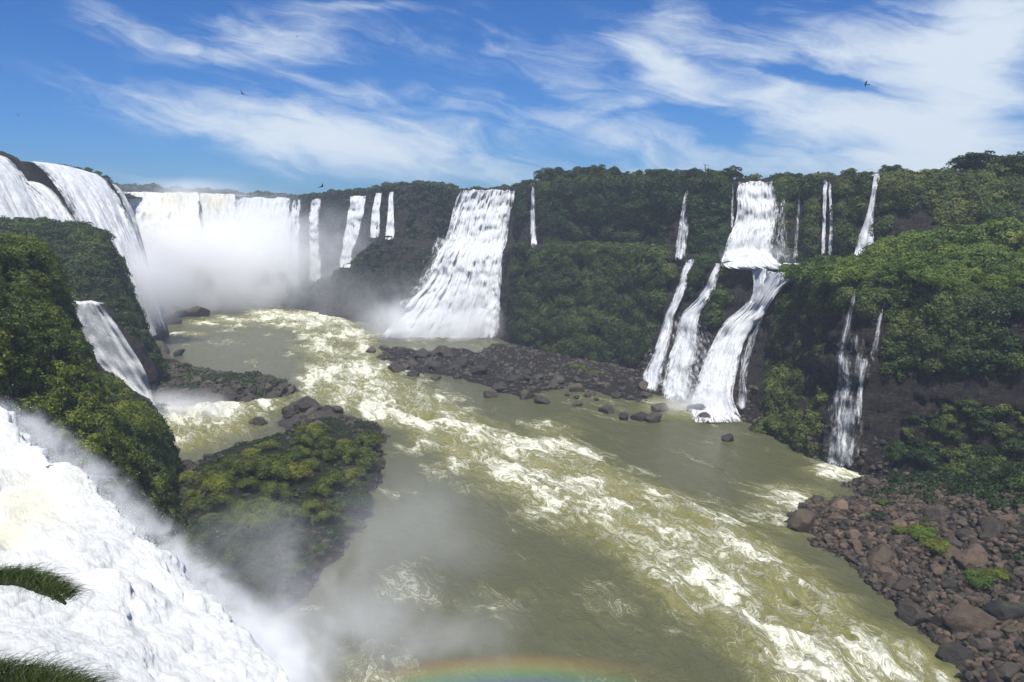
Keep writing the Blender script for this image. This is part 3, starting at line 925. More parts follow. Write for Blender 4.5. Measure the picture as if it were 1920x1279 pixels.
# skyline trees of the plateau
def rim(x0, x1, y, n, s0, s1, key, label, group, back=(2, 16), name='tree', sz=1.0):
    for i in range(n):
        x = x0 + (x1 - x0) * (i + .5 + .5 * (random.random() - .5)) / n
        k = int(np.argmin(np.abs(px[:, RIMJ] - x)))
        L = EV2[k, RIMJ]; d = random.uniform(*back)
        q, _ = drop(L[0] * (1 + d / L[1]), L[1] + d)
        if q is None: continue
        plant(key, name, q - [0, 0, .4], random.uniform(s0, s1), label, 'tree' if name == 'tree' else 'bush', group, sz=sz)
RIMJ = int(np.argmin(np.abs(Et - 7.0)))
rim(1015, 1130, 0, 13, 3.0, 4.2, 'tree_dark', 'round-headed tree on the rim between tall white fall and thin double fall', 'trees on the rim past the tall white fall', sz=.95)
rim(1130, 1378, 0, 24, 2.2, 3.3, 'tree_dark', 'dark round-headed tree on the rim above the thin double fall', 'trees on the rim above the thin double fall', sz=.9)
rim(1462, 1638, 0, 18, 1.5, 2.4, 'tree_dark', 'small dark tree on the rim between the wide fall and slim fall', 'small trees between the wide fall and the slim tall fall', sz=.7)
rim(1655, 1800, 0, 12, 1.6, 2.5, 'tree_dark', 'dark tree on the rim just past the slim tall fall', 'trees on the rim past the slim tall fall', sz=.75)
rim(1800, 2010, 0, 16, 2.8, 4.4, 'tree_dark', 'dark tree crowding the high rim at the near end of the plateau', 'trees at the near end of the plateau', sz=.9, back=(2, 22))
rim(700, 860, 0, 16, 1.7, 3.0, 'tree_dark', 'hazy tree on the rim just past the tall white fall', 'hazy trees past the tall white fall', sz=.6, back=(4, 25))
rim(972, 1000, 0, 3, 2.0, 2.8, 'bush_dark', 'dark bush on the rim edging the tall white fall', 'bushes edging the tall white fall', name='bush', back=(0, 4))
rim(1385, 1460, 0, 7, 1.6, 2.4, 'bush_dark', 'small dark bush upstream of the wide white fall', 'bushes upstream of the wide white fall', name='bush', back=(45, 60))
for (x, ytop, D, s, key, lb) in [(1840, 288, 196, 5.0, 'umbrella', 'flat-topped spreading tree rising over the rim near the end of the plateau'),
                                 (1905, 275, 190, 5.2, 'tree_dark', 'tallest dark tree at the near end of the rim'),
                                 (1298, 310, 262, 4.2, 'tree_dark', 'tall pointed tree standing above the rim beside the bare mast-like tree'),
                                 (1745, 310, 205, 3.0, 'tree_dark', 'slightly taller tree on the low rim past the slim tall fall'),
                                 (1105, 312, 292, 4.6, 'tree_dark', 'broad tree forming the highest point of the rounded forest hill')]:
    p = PD(x, ytop, D); q, _ = drop(p[0], p[1]); z0 = q[2] if q is not None else 60
    hh = {'umbrella': 2.0, 'tree_dark': 2.1}[key]
    plant(key, 'tree', (p[0], p[1], z0 - .4), s, lb, 'tree', None, sz=max(.4, (p[2] - z0) / (hh * s)))
# forest line beyond the horseshoe rim
frs = []
for i in range(150):
    x = random.uniform(210, 560); D = random.uniform(462, 600)
    yy = 350 + (x - 210) / 330 * 22
    frs.append(list(PD(x, yy + random.uniform(0, 10), D)))
frs = np.array(frs)
V, F, tt = leafcloud(frs, rng.uniform(2.5, 5.0, len(frs)), np.tile([0, 0, 1.], (len(frs), 1)), .9, 14, 333)
o = link('treeline', make_mesh('treeline', V, F, LEAF_FAR, False, {'tint': tt})); tag(o, 'distant line of forest beyond the horseshoe rim', 'forest', kind='stuff')
for (x, y, D, s) in [(150, 322, 300, 2.2), (168, 322, 304, 2.4), (186, 326, 310, 2.2), (200, 331, 318, 2.2), (208, 338, 325, 1.8), (-10, 290, 256, 2.0), (75, 306, 276, 1.0)]:
    p = PD(x, y, D); q, _ = drop(p[0] - 1, p[1])
    if q is None: q = p
    plant('bush_dark', 'bush', q - [0, 0, .5], s, 'wind-bent shrub on the brink of the curved western falls', 'bush', 'shrubs on the brink of the western falls')

# bare pole-like tree on the skyline
Vt = []
pb = PD(1322, 345, 262); ptop = PD(1322, 309, 262)
for A, B, r0, r1 in [(pb, ptop, .22, .12), (ptop * .98 + pb * .02, PD(1331, 311, 262), .08, .04), (ptop, PD(1318, 308, 262), .08, .04), (ptop * .8 + pb * .2, PD(1330, 315, 262), .07, .04),
                     (ptop * .6 + pb * .4, PD(1315, 322, 262), .07, .04), (ptop * .55 + pb * .45, PD(1328, 321, 262), .07, .04)]:
    Vt.append(tube(catmull(np.array([A, (A + B) / 2 + [.1, 0, .1], B]), 6), np.linspace(r0, r1, 6), 6) + (np.zeros(36),))
V, F, tt = cat_meshes(Vt)
o = link('bare_tree', make_mesh('bare_tree', V - pb, F, m_bark, True)); o.location = pb
tag(o, 'bare thin tree sticking up over the rim forest above the thin double fall', 'tree')

# ------------------------------------------------------------------ rocks
def ico(sub):
    import bmesh
    bm = bmesh.new(); bmesh.ops.create_icosphere(bm, subdivisions=sub, radius=1)
    V = np.array([v.co[:] for v in bm.verts]); F = np.array([[v.index for v in f.verts] for f in bm.faces]); bm.free()
    return V, F


IV3, IF3 = ico(4); IV2, IF2 = ico(2)
def rock_shape(V, seed, cuts=24):
    g = np.random.default_rng(seed); V = V.copy() * np.array([1, g.uniform(.7, 1), g.uniform(.5, .8)])
    for k in range(cuts):
        n = unit(g.normal(size=3)); d = g.uniform(.36, .78)
        s = V @ n
        V -= np.where(s > d, (s - d) * .93, 0)[:, None] * n
    V += unit(V) * (.06 * fbm(V + seed, .7, 3, seed) + .05 * fbm(V + seed, .2, 2, seed))[:, None]
    return V / np.abs(V).max()


ROCKM = {}
for key, mat in (('dark', ROCK), ('brown', ROCK_BROWN)):
    ROCKM[key] = []
    for i in range(9):
        V = rock_shape(IV3, i * 7 + 3)
        ROCKM[key].append(make_mesh('boulder', V, IF3, mat, True, {'tint': np.full(len(V), .3)}))


def boulder(key, pos, s, label, group=None, name='boulder', sc=None, sink=.25):
    o = bpy.data.objects.new(name, random.choice(ROCKM[key])); COL.objects.link(o)
    sc = sc or (random.uniform(.85, 1.25), random.uniform(.8, 1.1), random.uniform(.75, 1.1))
    o.scale = [s * q for q in sc]
    o.rotation_euler = (random.uniform(-.3, .3), random.uniform(-.3, .3), random.random() * 6.28)
    o.location = (pos[0], pos[1], pos[2] + s * .5 * (1 - 2 * sink) * .6)
    tag(o, label, 'boulder', group)
    return o


beach = [(1612, 915), (1500, 950), (1482, 985), (1530, 1015), (1590, 1055), (1640, 1100), (1700, 1150), (1760, 1215), (1800, 1279), (1925, 1279), (1925, 935), (1760, 905), (1640, 895)]
sp = poly_spots(beach, 150, 1.5, tries=30000)
for h, nn, x, y in sp:
    s = random.uniform(.5, .8) if random.random() < .65 else random.uniform(.8, 1.5)
    wetside = y > 900 + (x - 1480) * .75 + 60
    key = 'dark' if random.random() < (.75 if wetside else .4) else 'brown'
    boulder(key, h, s, 'dark wet boulder in the jumble along the water side of the beach' if key == 'dark' else 'reddish brown boulder in the jumble of the beach', 
            'dark boulders on the beach' if key == 'dark' else 'reddish boulders on the beach')
for (x, y, s, key, lb) in [(1500, 985, 2.6, 'brown', 'big brown boulder at the outermost point of the beach, in the water'), (1820, 1180, 3.6, 'brown', 'largest rounded boulder low on the beach'),
                           (1715, 1165, 2.2, 'dark', 'dark boulder half in the water beside the largest rounded boulder'), (1605, 1010, 2.0, 'brown', 'pale grey boulder just inland of the outermost brown one'),
                           (1655, 1050, 2.3, 'brown', 'squarish brown boulder halfway down the water side of the beach'), (1815, 1055, 2.2, 'brown', 'big brown boulder just uphill of the bright bush'),
                           (1860, 990, 2.2, 'brown', 'flat orange slab high on the beach'), (1530, 945, 1.8, 'dark', 'dark boulder with moss by the pool of the veil fall'),
                           (1575, 955, 2.0, 'brown', 'blocky boulder behind the outermost point of the beach'), (1760, 965, 2.2, 'dark', 'long grey boulder high on the beach under the scrub'),
                           (1880, 1160, 2.4, 'dark', 'dark boulder leaning on the largest rounded boulder'), (1790, 1235, 2.2, 'dark', 'wet black boulder lowest on the beach')]:
    h, nn, d = cast(x, y); boulder(key, h, s, lb)
# rubble between
g = np.random.default_rng(4)
def rubble(V, prob, count, s0, s1, mat, label, seed):
    P, N, _, _ = scatter(V, prob, count, seed)
    g = np.random.default_rng(seed)
    bases = [rock_shape(IV2, 100 + i, 8) for i in range(8)]
    Vs, Fs, ts = [], [], []
    for i in range(count):
        b = bases[i % 8]; s = s0 + (s1 - s0) * g.random() ** 2.2
        a = g.random() * 6.28; R = np.array([[cos(a), -sin(a), 0], [sin(a), cos(a), 0], [0, 0, 1]])
        tl = g.uniform(-.4, .4); R = R @ np.array([[1, 0, 0], [0, cos(tl), -sin(tl)], [0, sin(tl), cos(tl)]])
        Vs.append((b * s * g.uniform(.75, 1.2, 3)) @ R.T + P[i] + [0, 0, s * .12]); Fs.append(IF2 + i * len(b)); ts.append(np.full(len(b), g.random()))
    o = link('rubble', make_mesh('rubble', np.concatenate(Vs), np.concatenate(Fs), mat, False, {'tint': np.concatenate(ts)}))
    tag(o, label, 'rubble', kind='stuff')
vis = (sx > 1400) & (sx < 2000) & (sy < 1350)
rubble(SV, vis * (Ssd > -.5) * (1 - .7 * up_sh), 8500, .15, .8, ROCK_BROWN, 'stones and rubble filling the gaps between the beach boulders', 61)
rubble(BV, (Bsd > 0) * 1.0, 1500, .3, 1.0, ROCK, 'broken stones covering the bar at the foot of the jungle wall', 62)
rubble(IV, (Isd > -1) * (.2 + (Isd < 7)), 1500, .2, .8, ROCK, 'stones round the edge of the bushy island', 63)
rubble(PV, (Psd > -1) * 1.0, 500, .3, 1.1, ROCK, 'broken stones on the rocky spit', 64)
bx_, by_ = project(EV2)
rubble(EV2, (tE > .95) * (tE < 1.5) * (px > 1180) * (px < 1700) * 1.0, 500, .3, 1.0, ROCK, 'fallen stones along the foot of the nearest wall', 65)

RK = [  # x, y(base), radius, label
    (697, 663, 2.6, 'pointed black rock standing first in the current off the rocky bar'), (722, 658, 2.0, 'small black rock behind the pointed first rock off the bar'),
    (745, 698, 3.2, 'round black rock alone in the white water in front of the bar'), (755, 668, 3.6, 'humped rock where the rocky bar begins'),
    (795, 675, 4.2, 'rounded dark rock second along the rocky bar'), (835, 672, 4.8, 'tallest dark rock in the middle of the rocky bar'),
    (775, 690, 2.6, 'low rock between the lone round rock and the bar'), (865, 692, 4.6, 'broad mossy rock of the rocky bar'), (820, 698, 3.4, 'low dark rock at the water line of the rocky bar'),
    (900, 705, 3.6, 'mossy rock at the downstream end of the rocky bar'),
    (940, 735, 3.0, 'flat dark rock where the bar turns into the rapids'), (965, 722, 3.2, 'flat stacked rock behind the turn of the bar'), (985, 748, 2.6, 'low wet rock next to the turn of the bar'),
    (1015, 757, 2.3, 'last low rock of the bar before the rapids'), (920, 745, 2.0, 'small rock at the outer turn of the bar'), (1045, 722, 2.6, 'boulder alone on the rubble bar'),
    (1083, 762, 1.5, 'small dark stone in the quiet water below the bar'),
    (1218, 735, 3.0, 'round boulder at the foot of the slim outer cascade'), (1140, 775, 2.0, 'low boulder in the shallows downstream of the bar'), (1235, 775, 2.8, 'flat boulder in front of the cascades'),
    (1200, 788, 2.2, 'wet boulder beside the flat one in front of the cascades'), (1225, 793, 2.0, 'lowest wet boulder in front of the cascades'), (1308, 778, 3.2, 'big rounded boulder in the spray of the main cascade'),
    (1325, 792, 2.2, 'smaller boulder leaning on the big rounded one in the spray'), (1170, 788, 1.5, 'half sunk rock well in front of the cascades'),
    (1365, 828, 1.6, 'flat drowned rock in the pool under the nearest wall'),
    (325, 597, 9.0, 'large hazy rock dome in the pool below the horseshoe'), (372, 593, 6.5, 'second hazy rock dome, sloping to the water'), (300, 612, 7.0, 'low hazy rock in front of the large dome'),
    (262, 598, 6.0, 'hazy rock pressed against the hump cliff'), (275, 630, 5.0, 'dark rock at the foot of the hump cliff'), (298, 665, 4.6, 'rounded rock between the hump and the rocky spit'), (335, 668, 2.4, 'small rock alone in the water upstream of the spit'),
    (312, 690, 4.2, 'rock at the root of the rocky spit'),
    (430, 740, 3.6, 'dark rock on the middle of the rocky spit'), (475, 738, 3.6, 'dark rock toward the tip of the rocky spit'), (500, 738, 3.4, 'highest rock near the tip of the rocky spit'), (535, 742, 2.6, 'last rock at the tip of the rocky spit'),
    (455, 752, 2.6, 'low wet rock on the near side of the spit'), (400, 742, 3.0, 'mossy rock in the middle of the spit'),
    (575, 775, 3.4, 'black rock heading the reef upstream of the island'), (615, 780, 2.6, 'black rock in the foam of the reef'), (545, 790, 2.4, 'black rock on the quiet side of the reef'),
    (490, 800, 1.8, 'small black rock lying off the reef in the pool'), (475, 797, 1.2, 'tiny black rock lying off the reef in the pool'), (640, 795, 2.2, 'low rock of the reef nearest the rapids'), (595, 797, 2.4, 'rock where the reef meets the bushes'),
    (665, 800, 1.9, 'round rock at the corner of the bushy island'), (395, 868, 1.8, 'grey rock at the shore of the island under the near bank'), (345, 885, 2.6, 'grey rock between the island and the near bank'),
]
for x, y, s, lb in RK:
    q = W(x, y); q = q + unit(q * [1, 1, 0]) * s * .5
    boulder('dark', q + [0, 0, .1], s, lb, sc=(1.15, .95, .95) if s < 6 else (1.45, .9, .62), sink=.2)
extra_rk = [((540, 760), (640, 800), 16, 'black wet rock packed in the reef upstream of the island', 'rocks of the reef'),
            ((320, 715), (545, 748), 18, 'dark rock packed along the rocky spit', 'rocks of the spit'),
            ((760, 665), (905, 712), 18, 'dark rock packed into the rocky bar', 'rocks of the rocky bar'),
            ((930, 690), (1230, 765), 32, 'dark rock strewn over the rubble bar', 'rocks strewn over the rubble bar')]
for (a, b, n, lb, gp) in extra_rk:
    for i in range(n):
        x = random.uniform(a[0], b[0]); y = random.uniform(a[1], b[1])
        if b[0] > 1200: y = a[1] + (b[1] - a[1]) * (random.random() * .6 + .4 * (x - a[0]) / (b[0] - a[0]))
        h, nn, d = cast(x, y)
        if h is None or h[2] > 12: continue
        boulder('dark', h, random.uniform(.8, 2.2), lb, gp)

# ------------------------------------------------------------------ waterfalls
from bpy import data as D_


def interp_rows(rows, n):
    rows = np.array(rows, float)
    y = np.linspace(rows[0, 0], rows[-1, 0], n)
    c = catmull(rows, n * 4)
    c = c[np.argsort(c[:, 0])]
    return np.stack([y, np.interp(y, c[:, 0], c[:, 1]), np.interp(y, c[:, 0], c[:, 2])], 1)


def blur(a, k, ax):
    for _ in range(k):
        b = np.pad(a, [(1, 1) if i == ax else (0, 0) for i in range(a.ndim)], mode='edge')
        sl = lambda s: tuple(s if i == ax else slice(None) for i in range(a.ndim))
        a = (b[sl(slice(0, -2))] + 2 * b[sl(slice(1, -1))] + b[sl(slice(2, None))]) / 4
    return a


def waterfall(rows, label, dens=1.0, off=1.2, mat=None, amp=.5, freq=.5, seed=0, depth=None, taper=(0, 0), over=1.0, densf=None, group=None, dr=.5, ynoise=0.0):
    y0, y1 = rows[0][0], rows[-1][0]
    h, _, d = cast((rows[0][1] + rows[0][2]) / 2, (y0 + y1) / 2)
    mpp = (d or 200) / FPX
    n = int(np.clip((y1 - y0) * mpp / dr, 16, 170)); R = interp_rows(rows, n)
    wmax = (R[:, 2] - R[:, 1]).max() * mpp
    ww = np.clip((R[:, 2] - R[:, 1]) * .14, .6, 6)
    for cidx in (1, 2):
        yy = np.stack([R[:, 0] * mpp / 9.0, np.full(n, cidx * 5.0 + seed), np.zeros(n)], -1)
        R[:, cidx] += ww * (fbm(yy, 1.0, 2, seed + cidx) - .1) * np.clip(np.arange(n) / 6, 0, 1)
    m = int(np.clip(wmax / (dr * .6), 8, 200))
    T = np.zeros((n, m)); DIR = np.zeros((n, m, 3))
    for i in range(n):
        for j in range(m):
            x = R[i, 1] + (R[i, 2] - R[i, 1]) * j / (m - 1)
            r = ray(x, R[i, 0]); L = np.linalg.norm(r); DIR[i, j] = r / L
            if depth is not None:
                T[i, j] = depth(x, R[i, 0]) / r[1] * L
            else:
                hh, _, dd = cast(x, R[i, 0])
                T[i, j] = dd if (dd is not None and dd < 1000) else np.nan
    for j in range(m):
        c = T[:, j]; ok = ~np.isnan(c)
        if ok.any(): T[:, j] = np.interp(np.arange(n), np.arange(n)[ok], c[ok])
    T = np.where(np.isnan(T), np.nanmedian(T), T)
    if depth is None:
        med = np.median(T, axis=1, keepdims=True)
        T = np.clip(T, med - 6, med + 6)
        for _ in range(2):
            P = np.pad(T, 1, mode='edge')
            T = np.minimum(T, np.minimum(np.minimum(P[2:, 1:-1], P[:-2, 1:-1]), np.minimum(P[1:-1, 2:], P[1:-1, :-2])))
        T = blur(blur(T, 4, 0), 3, 1)
    T = T - off
    u = np.linspace(0, 1, m)[None, :].repeat(n, 0)
    X = u * ((R[:, 2] - R[:, 1]) * mpp)[:, None]
    Xm = (u - .5) * ((R[:, 2] - R[:, 1]) * mpp)[:, None]
    Y = ((R[:, 0] - y0) * mpp)[:, None].repeat(m, 1)
    q = np.stack([u * wmax * freq + .3 * fbm(np.stack([Xm * .2, Y * .1, Y * 0], -1), 1, 2, seed), Y * .05, np.full_like(X, seed * 3.1)], -1)
    q2 = np.stack([u * wmax * freq * 1.2, Y * .35, np.full_like(X, seed * 3.1)], -1)
    T = T - amp * fbm(q, 1, 3, seed, ridged=True) - amp * .6 * fbm(q2, 1, 4, seed + 4)
    V = np.array([0, 0, CAMZ]) + DIR * T[..., None]
    T[:] = T
    rimz = .9 * min(1.0, wmax / 12) * fbm(np.stack([np.linspace(0, wmax, m) / 3.0, np.full(m, seed * 1.7), np.zeros(m)], -1), 1.0, 3, seed)
    V[..., 2] += rimz[None, :] * np.clip(1 - np.arange(n) / 8.0, 0, 1)[:, None]
    # lip: curl the top row back and down behind the brink
    V = np.concatenate([V[:1] + np.array([0, over * 2.5, -.5]), V[:1] + np.array([0, over, -.05]), V], 0)
    st = np.stack([u * wmax, Y, u], -1); st = np.concatenate([st[:1], st[:1], st], 0)
    dn = np.full(st.shape[:2], float(dens))
    if densf is not None: dn = densf(st[..., 2], (st[..., 1] / st[..., 1].max())) * dens
    V[..., 2] = np.maximum(V[..., 2], -.3)
    V = V.reshape(-1, 3)
    c0 = np.array([V[:, 0].mean(), V[:, 1].mean(), V[:, 2].min()])
    ed = np.minimum(st[..., 1] + .8, st[..., 1].max() - st[..., 1])
    me = make_mesh('waterfall', V - c0, grid_faces(n + 2, m), mat or FALL, True, {'st': st.reshape(-1, 3), 'dens': dn.ravel(), 'ends': ed.ravel()})
    o = link('waterfall', me); o.location = c0
    tag(o, label, 'waterfall', group)
    return o


def fade(top=0, bot=0, a=1.0):
    return lambda u, v: a - top * np.clip(1 - v / .15, 0, 1) - bot * v


waterfall([(357, 863, 968), (380, 856, 964), (400, 850, 960), (440, 838, 953), (465, 828, 948), (500, 812, 943), (540, 790, 939), (580, 758, 936), (610, 735, 933), (634, 712, 932)],
          'tall wide white fall in the middle of the gorge, spreading to a misty foot', dens=1.3, off=2.0, amp=1.6, freq=.30, seed=1,
          densf=lambda u, v: 1 + .25 * np.clip((v - .36) * 5, 0, 1) - .30 * np.clip(.07 - np.abs(u - .38), 0, 1) / .07 * (v < .42) - .22 * np.clip(.06 - np.abs(u - .14), 0, 1) / .06 * (v < .45) - .15 * np.clip(.04 - np.abs(u - .62), 0, 1) / .04 * (v < .4))
waterfall([(341, 1385, 1459), (370, 1381, 1461), (400, 1377, 1461), (440, 1369, 1455), (475, 1360, 1450), (497, 1352, 1475), (506, 1368, 1500)],
          'wide white fall dropping from the rim onto the terrace', dens=1.22, off=1.4, amp=.8, freq=.6, seed=2, mat=FALL_FROTH,
          densf=lambda u, v: 1.1 - .38 * u * (1 - v))
waterfall([(505, 1408, 1442), (525, 1412, 1437), (550, 1408, 1436), (575, 1398, 1430), (596, 1384, 1422)], 'short chute joining the main cascade, beside the dark rock wedge', dens=1.25, off=1.0, amp=.4, seed=3, mat=FALL_FROTH)
waterfall([(511, 1438, 1512), (530, 1432, 1480), (550, 1424, 1458), (575, 1408, 1440), (600, 1380, 1424)], 'broad slanting chute pouring off the terrace into the main cascade', dens=1.35, off=1.3, amp=.4, seed=4, mat=FALL_FROTH)
waterfall([(566, 1400, 1446), (585, 1380, 1436), (600, 1360, 1424), (630, 1342, 1402), (660, 1328, 1390), (700, 1315, 1380), (740, 1304, 1376), (775, 1292, 1388), (792, 1288, 1400)], 'main cascade, frothing down from the two chutes to the river', dens=1.25, over=.05, off=1.5, amp=.6, freq=.6, seed=5,
          mat=FALL_FROTH)
waterfall([(595, 1412, 1440), (640, 1395, 1420), (700, 1383, 1404), (780, 1376, 1412)], 'thin veil sliding down dark rock beside the main cascade', dens=.62, off=1.2, seed=6)
waterfall([(590, 1240, 1330), (640, 1222, 1372), (700, 1205, 1400), (760, 1212, 1404)], 'lacy thin water over the dark rock between the three lower cascades', dens=.52, off=1.9, amp=.3, seed=40, mat=FALL_FROTH)
waterfall([(440, 812, 868), (500, 786, 850), (560, 742, 830), (632, 700, 800)], 'ragged outer strands on the spreading flank of the tall white fall', dens=.60, off=3.2, amp=.8, seed=41, mat=FALL_FROTH)
waterfall([(620, 1566, 1640), (700, 1552, 1642), (800, 1540, 1640), (888, 1526, 1628)], 'mesh of fine strands round the veil fall on the nearest wall', dens=.44, off=1.9, amp=.3, seed=42)
waterfall([(350, 1455, 1476), (400, 1455, 1476), (470, 1450, 1486), (500, 1450, 1500)], 'loose strands falling beside the wide white fall', dens=.55, off=1.6, amp=.3, seed=43, mat=FALL_FROTH)
waterfall([(488, 1284, 1304), (520, 1276, 1298), (560, 1262, 1280), (590, 1248, 1268), (620, 1238, 1262), (660, 1226, 1252), (705, 1206, 1240), (735, 1204, 1240)], 'outermost slim cascade of the stepped group', dens=1.0, off=1.2, seed=7)
waterfall([(496, 1341, 1352), (530, 1325, 1343), (560, 1308, 1332), (590, 1280, 1318), (640, 1265, 1308), (700, 1245, 1302), (752, 1235, 1300)], 'middle cascade of the stepped group, fanning over dark rock', dens=1.12, off=1.3, seed=8, densf=lambda u, v: 1 - .2 * v * u)
waterfall([(357, 1284, 1292), (400, 1277, 1291), (450, 1268, 1288), (490, 1262, 1287)], 'thin double fall against the forested upper wall', dens=.95, off=1.0, seed=9, densf=lambda u, v: .72 + .38 * np.abs(u - .5) * 2)
waterfall([(338, 1544, 1553), (400, 1542, 1549), (480, 1538, 1548)], 'first thread of the twin threads between the wide fall and the slim tall fall', dens=.9, off=1.0, seed=10)
waterfall([(342, 1553, 1559), (400, 1555, 1562), (480, 1552, 1563)], 'second thread of the twin threads, nearer the slim tall fall', dens=.9, off=1.0, seed=11)
waterfall([(345, 1500, 1505), (400, 1492, 1500), (495, 1486, 1498)], 'faint trickle between the wide fall and the twin threads', dens=.6, off=1.0, seed=12)
waterfall([(324, 1638, 1650), (360, 1634, 1646), (400, 1626, 1640), (430, 1616, 1638), (460, 1606, 1640), (490, 1602, 1646)], 'slim tall fall from the rim, flaring at its foot behind the dark round bush', dens=1.15, off=1.0, seed=13)
waterfall([(350, 996, 1003), (400, 995, 1003), (464, 995, 1007)], 'thin fall in the dark cleft beside the tall white fall', dens=.95, off=.9, seed=14)
waterfall([(345, 1371, 1376), (440, 1370, 1376)], 'thread of water just before the wide white fall', dens=.75, off=.8, seed=15)
waterfall([(549, 1599, 1607), (580, 1588, 1602), (620, 1578, 1594), (660, 1564, 1590), (700, 1560, 1598), (760, 1554, 1606), (820, 1545, 1612), (886, 1530, 1612)], 'tall thin veil fall down the nearest dark wall to the river', dens=.64, off=1.2, seed=16, dr=.35)
waterfall([(575, 1652, 1658), (620, 1640, 1652), (680, 1628, 1644)], 'faint slanting thread on the nearest wall past the veil fall', dens=.66, off=.9, seed=17)
waterfall([(668, 1612, 1634), (700, 1610, 1626), (760, 1604, 1618), (800, 1600, 1614)], 'narrow stream below the faint slanting thread on the nearest wall', dens=.72, off=.9, seed=18)
waterfall([(470, 934, 945), (540, 932, 941), (630, 926, 938)], 'narrow side ribbon clinging to the corner beside the tall white fall', dens=.72, off=1.0, seed=19)
waterfall([(368, 655, 686), (400, 652, 680), (440, 646, 670), (470, 640, 664), (502, 634, 658)], 'pale fall in the mist, widest of the five at the back of the right-hand wall'.replace('right-hand ', 'far '), dens=1.35, off=2.5, seed=20)
waterfall([(362, 704, 716), (400, 698, 712), (446, 694, 712)], 'pale slim fall next to the widest misty one', dens=1.3, off=2.5, seed=21)
waterfall([(360, 730, 738), (400, 726, 738), (450, 721, 740)], 'pale slim fall nearest the tall white fall', dens=1.25, off=2.5, seed=22)
waterfall([(373, 584, 602), (430, 580, 600), (530, 578, 602)], 'ghostly fall behind the mist, second from the horseshoe', dens=1.1, off=1.5, seed=23)
waterfall([(374, 550, 566), (430, 542, 562), (540, 536, 562)], 'ghostly fall behind the mist where the horseshoe ends', dens=1.15, off=1.5, seed=24)
# horseshoe curtains
waterfall([(361, 206, 372), (420, 212, 378), (500, 225, 380), (560, 240, 355)], 'boiling creamy curtain of the horseshoe next to the western falls', dens=1.7, off=0, amp=2.2, freq=.16, seed=25, mat=FALL_SILT, dr=.9, depth=lambda x, y: 428 - 30 * min(1, (x - 360) ** 2 / 2e4) - 34 * ((y - 355) / 200) ** .8, over=18)
waterfall([(364, 300, 440), (420, 300, 444), (560, 305, 450)], 'long straight curtain in the middle of the horseshoe', dens=1.5, off=0, amp=1.2, freq=.3, seed=26, mat=FALL_SILT, dr=.9, depth=lambda x, y: 429 - 18 * ((y - 360) / 200), over=12)
waterfall([(371, 448, 545), (400, 442, 545), (560, 425, 545)], 'last wide curtain of the horseshoe before the ghostly falls', dens=1.4, off=0, amp=1.2, freq=.3, seed=27, dr=.9, depth=lambda x, y: 428 - 18 * ((y - 370) / 200), over=12)
waterfall([(372, 428, 456), (400, 428, 456), (440, 425, 456)], 'broken thin water between the two wide curtains of the horseshoe', dens=.8, off=3.0, seed=28, dr=.8)


def arc_fall(lips, label, outx, zb, dens, seed, nu=60, nv=70, freq=.5, amp=.7):
    """water leaping from a brink in an arc: lips = list of (x,y,D)"""
    L = catmull(np.array([PD(*l) for l in lips]), nu)
    v = np.linspace(0, 1, nv)
    H = L[:, 2] - zb
    P = np.zeros((nv, nu, 3))
    for i, w in enumerate(v):
        P[i] = L + np.stack([0 * H + outx * (w ** .6) + 2, 0 * H - 3 * w - 1.0, -H * w ** 1.15], 1)
    P[0] = L + [-2.0, 1, -.1]
    s = np.concatenate([[0], np.cumsum(np.linalg.norm(np.diff(L, axis=0), axis=1))])
    u = s / s[-1]
    U = np.broadcast_to(u, (nv, nu)); Y = v[:, None] * H[None, :]
    q = np.stack([np.broadcast_to(s, (nv, nu)) * freq, Y * .05, np.full((nv, nu), seed * 3.)], -1)
    q2 = np.stack([np.broadcast_to(s, (nv, nu)) * freq, Y * .25, np.full((nv, nu), seed * 3.)], -1)
    P += np.array([.8, -.5, .2]) * (amp * fbm(q, 1, 3, seed, ridged=True) * 1.6 + .6 * amp * fbm(q2, 1, 3, seed))[..., None] * np.clip(v * 4, 0, 1)[:, None, None]
    st = np.stack([np.broadcast_to(s, (nv, nu)), Y, U], -1)
    V = P.reshape(-1, 3); c0 = np.array([V[:, 0].mean(), V[:, 1].mean(), V[:, 2].min()])
    me = make_mesh('waterfall', V - c0, grid_faces(nv, nu), FALL, True, {'st': st.reshape(-1, 3), 'dens': np.full(nu * nv, float(dens)), 'ends': np.minimum(st[..., 1] + 3, 9.).ravel()})
    o = link('waterfall', me); o.location = c0; tag(o, label, 'waterfall')


arc_fall([(36, 300, 265), (60, 302, 270), (90, 306, 277), (118, 311, 284)], 'leaping white fall on the western wall, first past the bare dark buttress', 30, 4, 1.15, 31)
arc_fall([(112, 311, 284), (132, 315, 290), (152, 321, 297), (166, 324, 302)], 'leaping white fall on the western wall, beside the shrubs', 26, 2, 1.2, 32)
arc_fall([(196, 342, 320), (206, 346, 328), (213, 354, 340)], 'narrow leaping fall at the corner where the western wall meets the horseshoe', 16, 2, 1.1, 33, nu=24)
arc_fall([(-20, 330, 250), (0, 333, 252), (18, 338, 256), (24, 346, 258)], 'low leaping fall in the gap of the western wall over the bushy hump', 30, 4, 1.2, 34, nu=40)
arc_fall([(22, 336, 262), (40, 338, 266), (60, 342, 270)], 'lower spout springing from the dark buttress of the western wall', 28, 4, 1.2, 35, nu=30)
arc_fall([(-200, 262, 225), (-120, 272, 236), (-60, 280, 245), (-14, 290, 254)], 'leaping falls at the near end of the western wall', 28, 4, 1.2, 36)

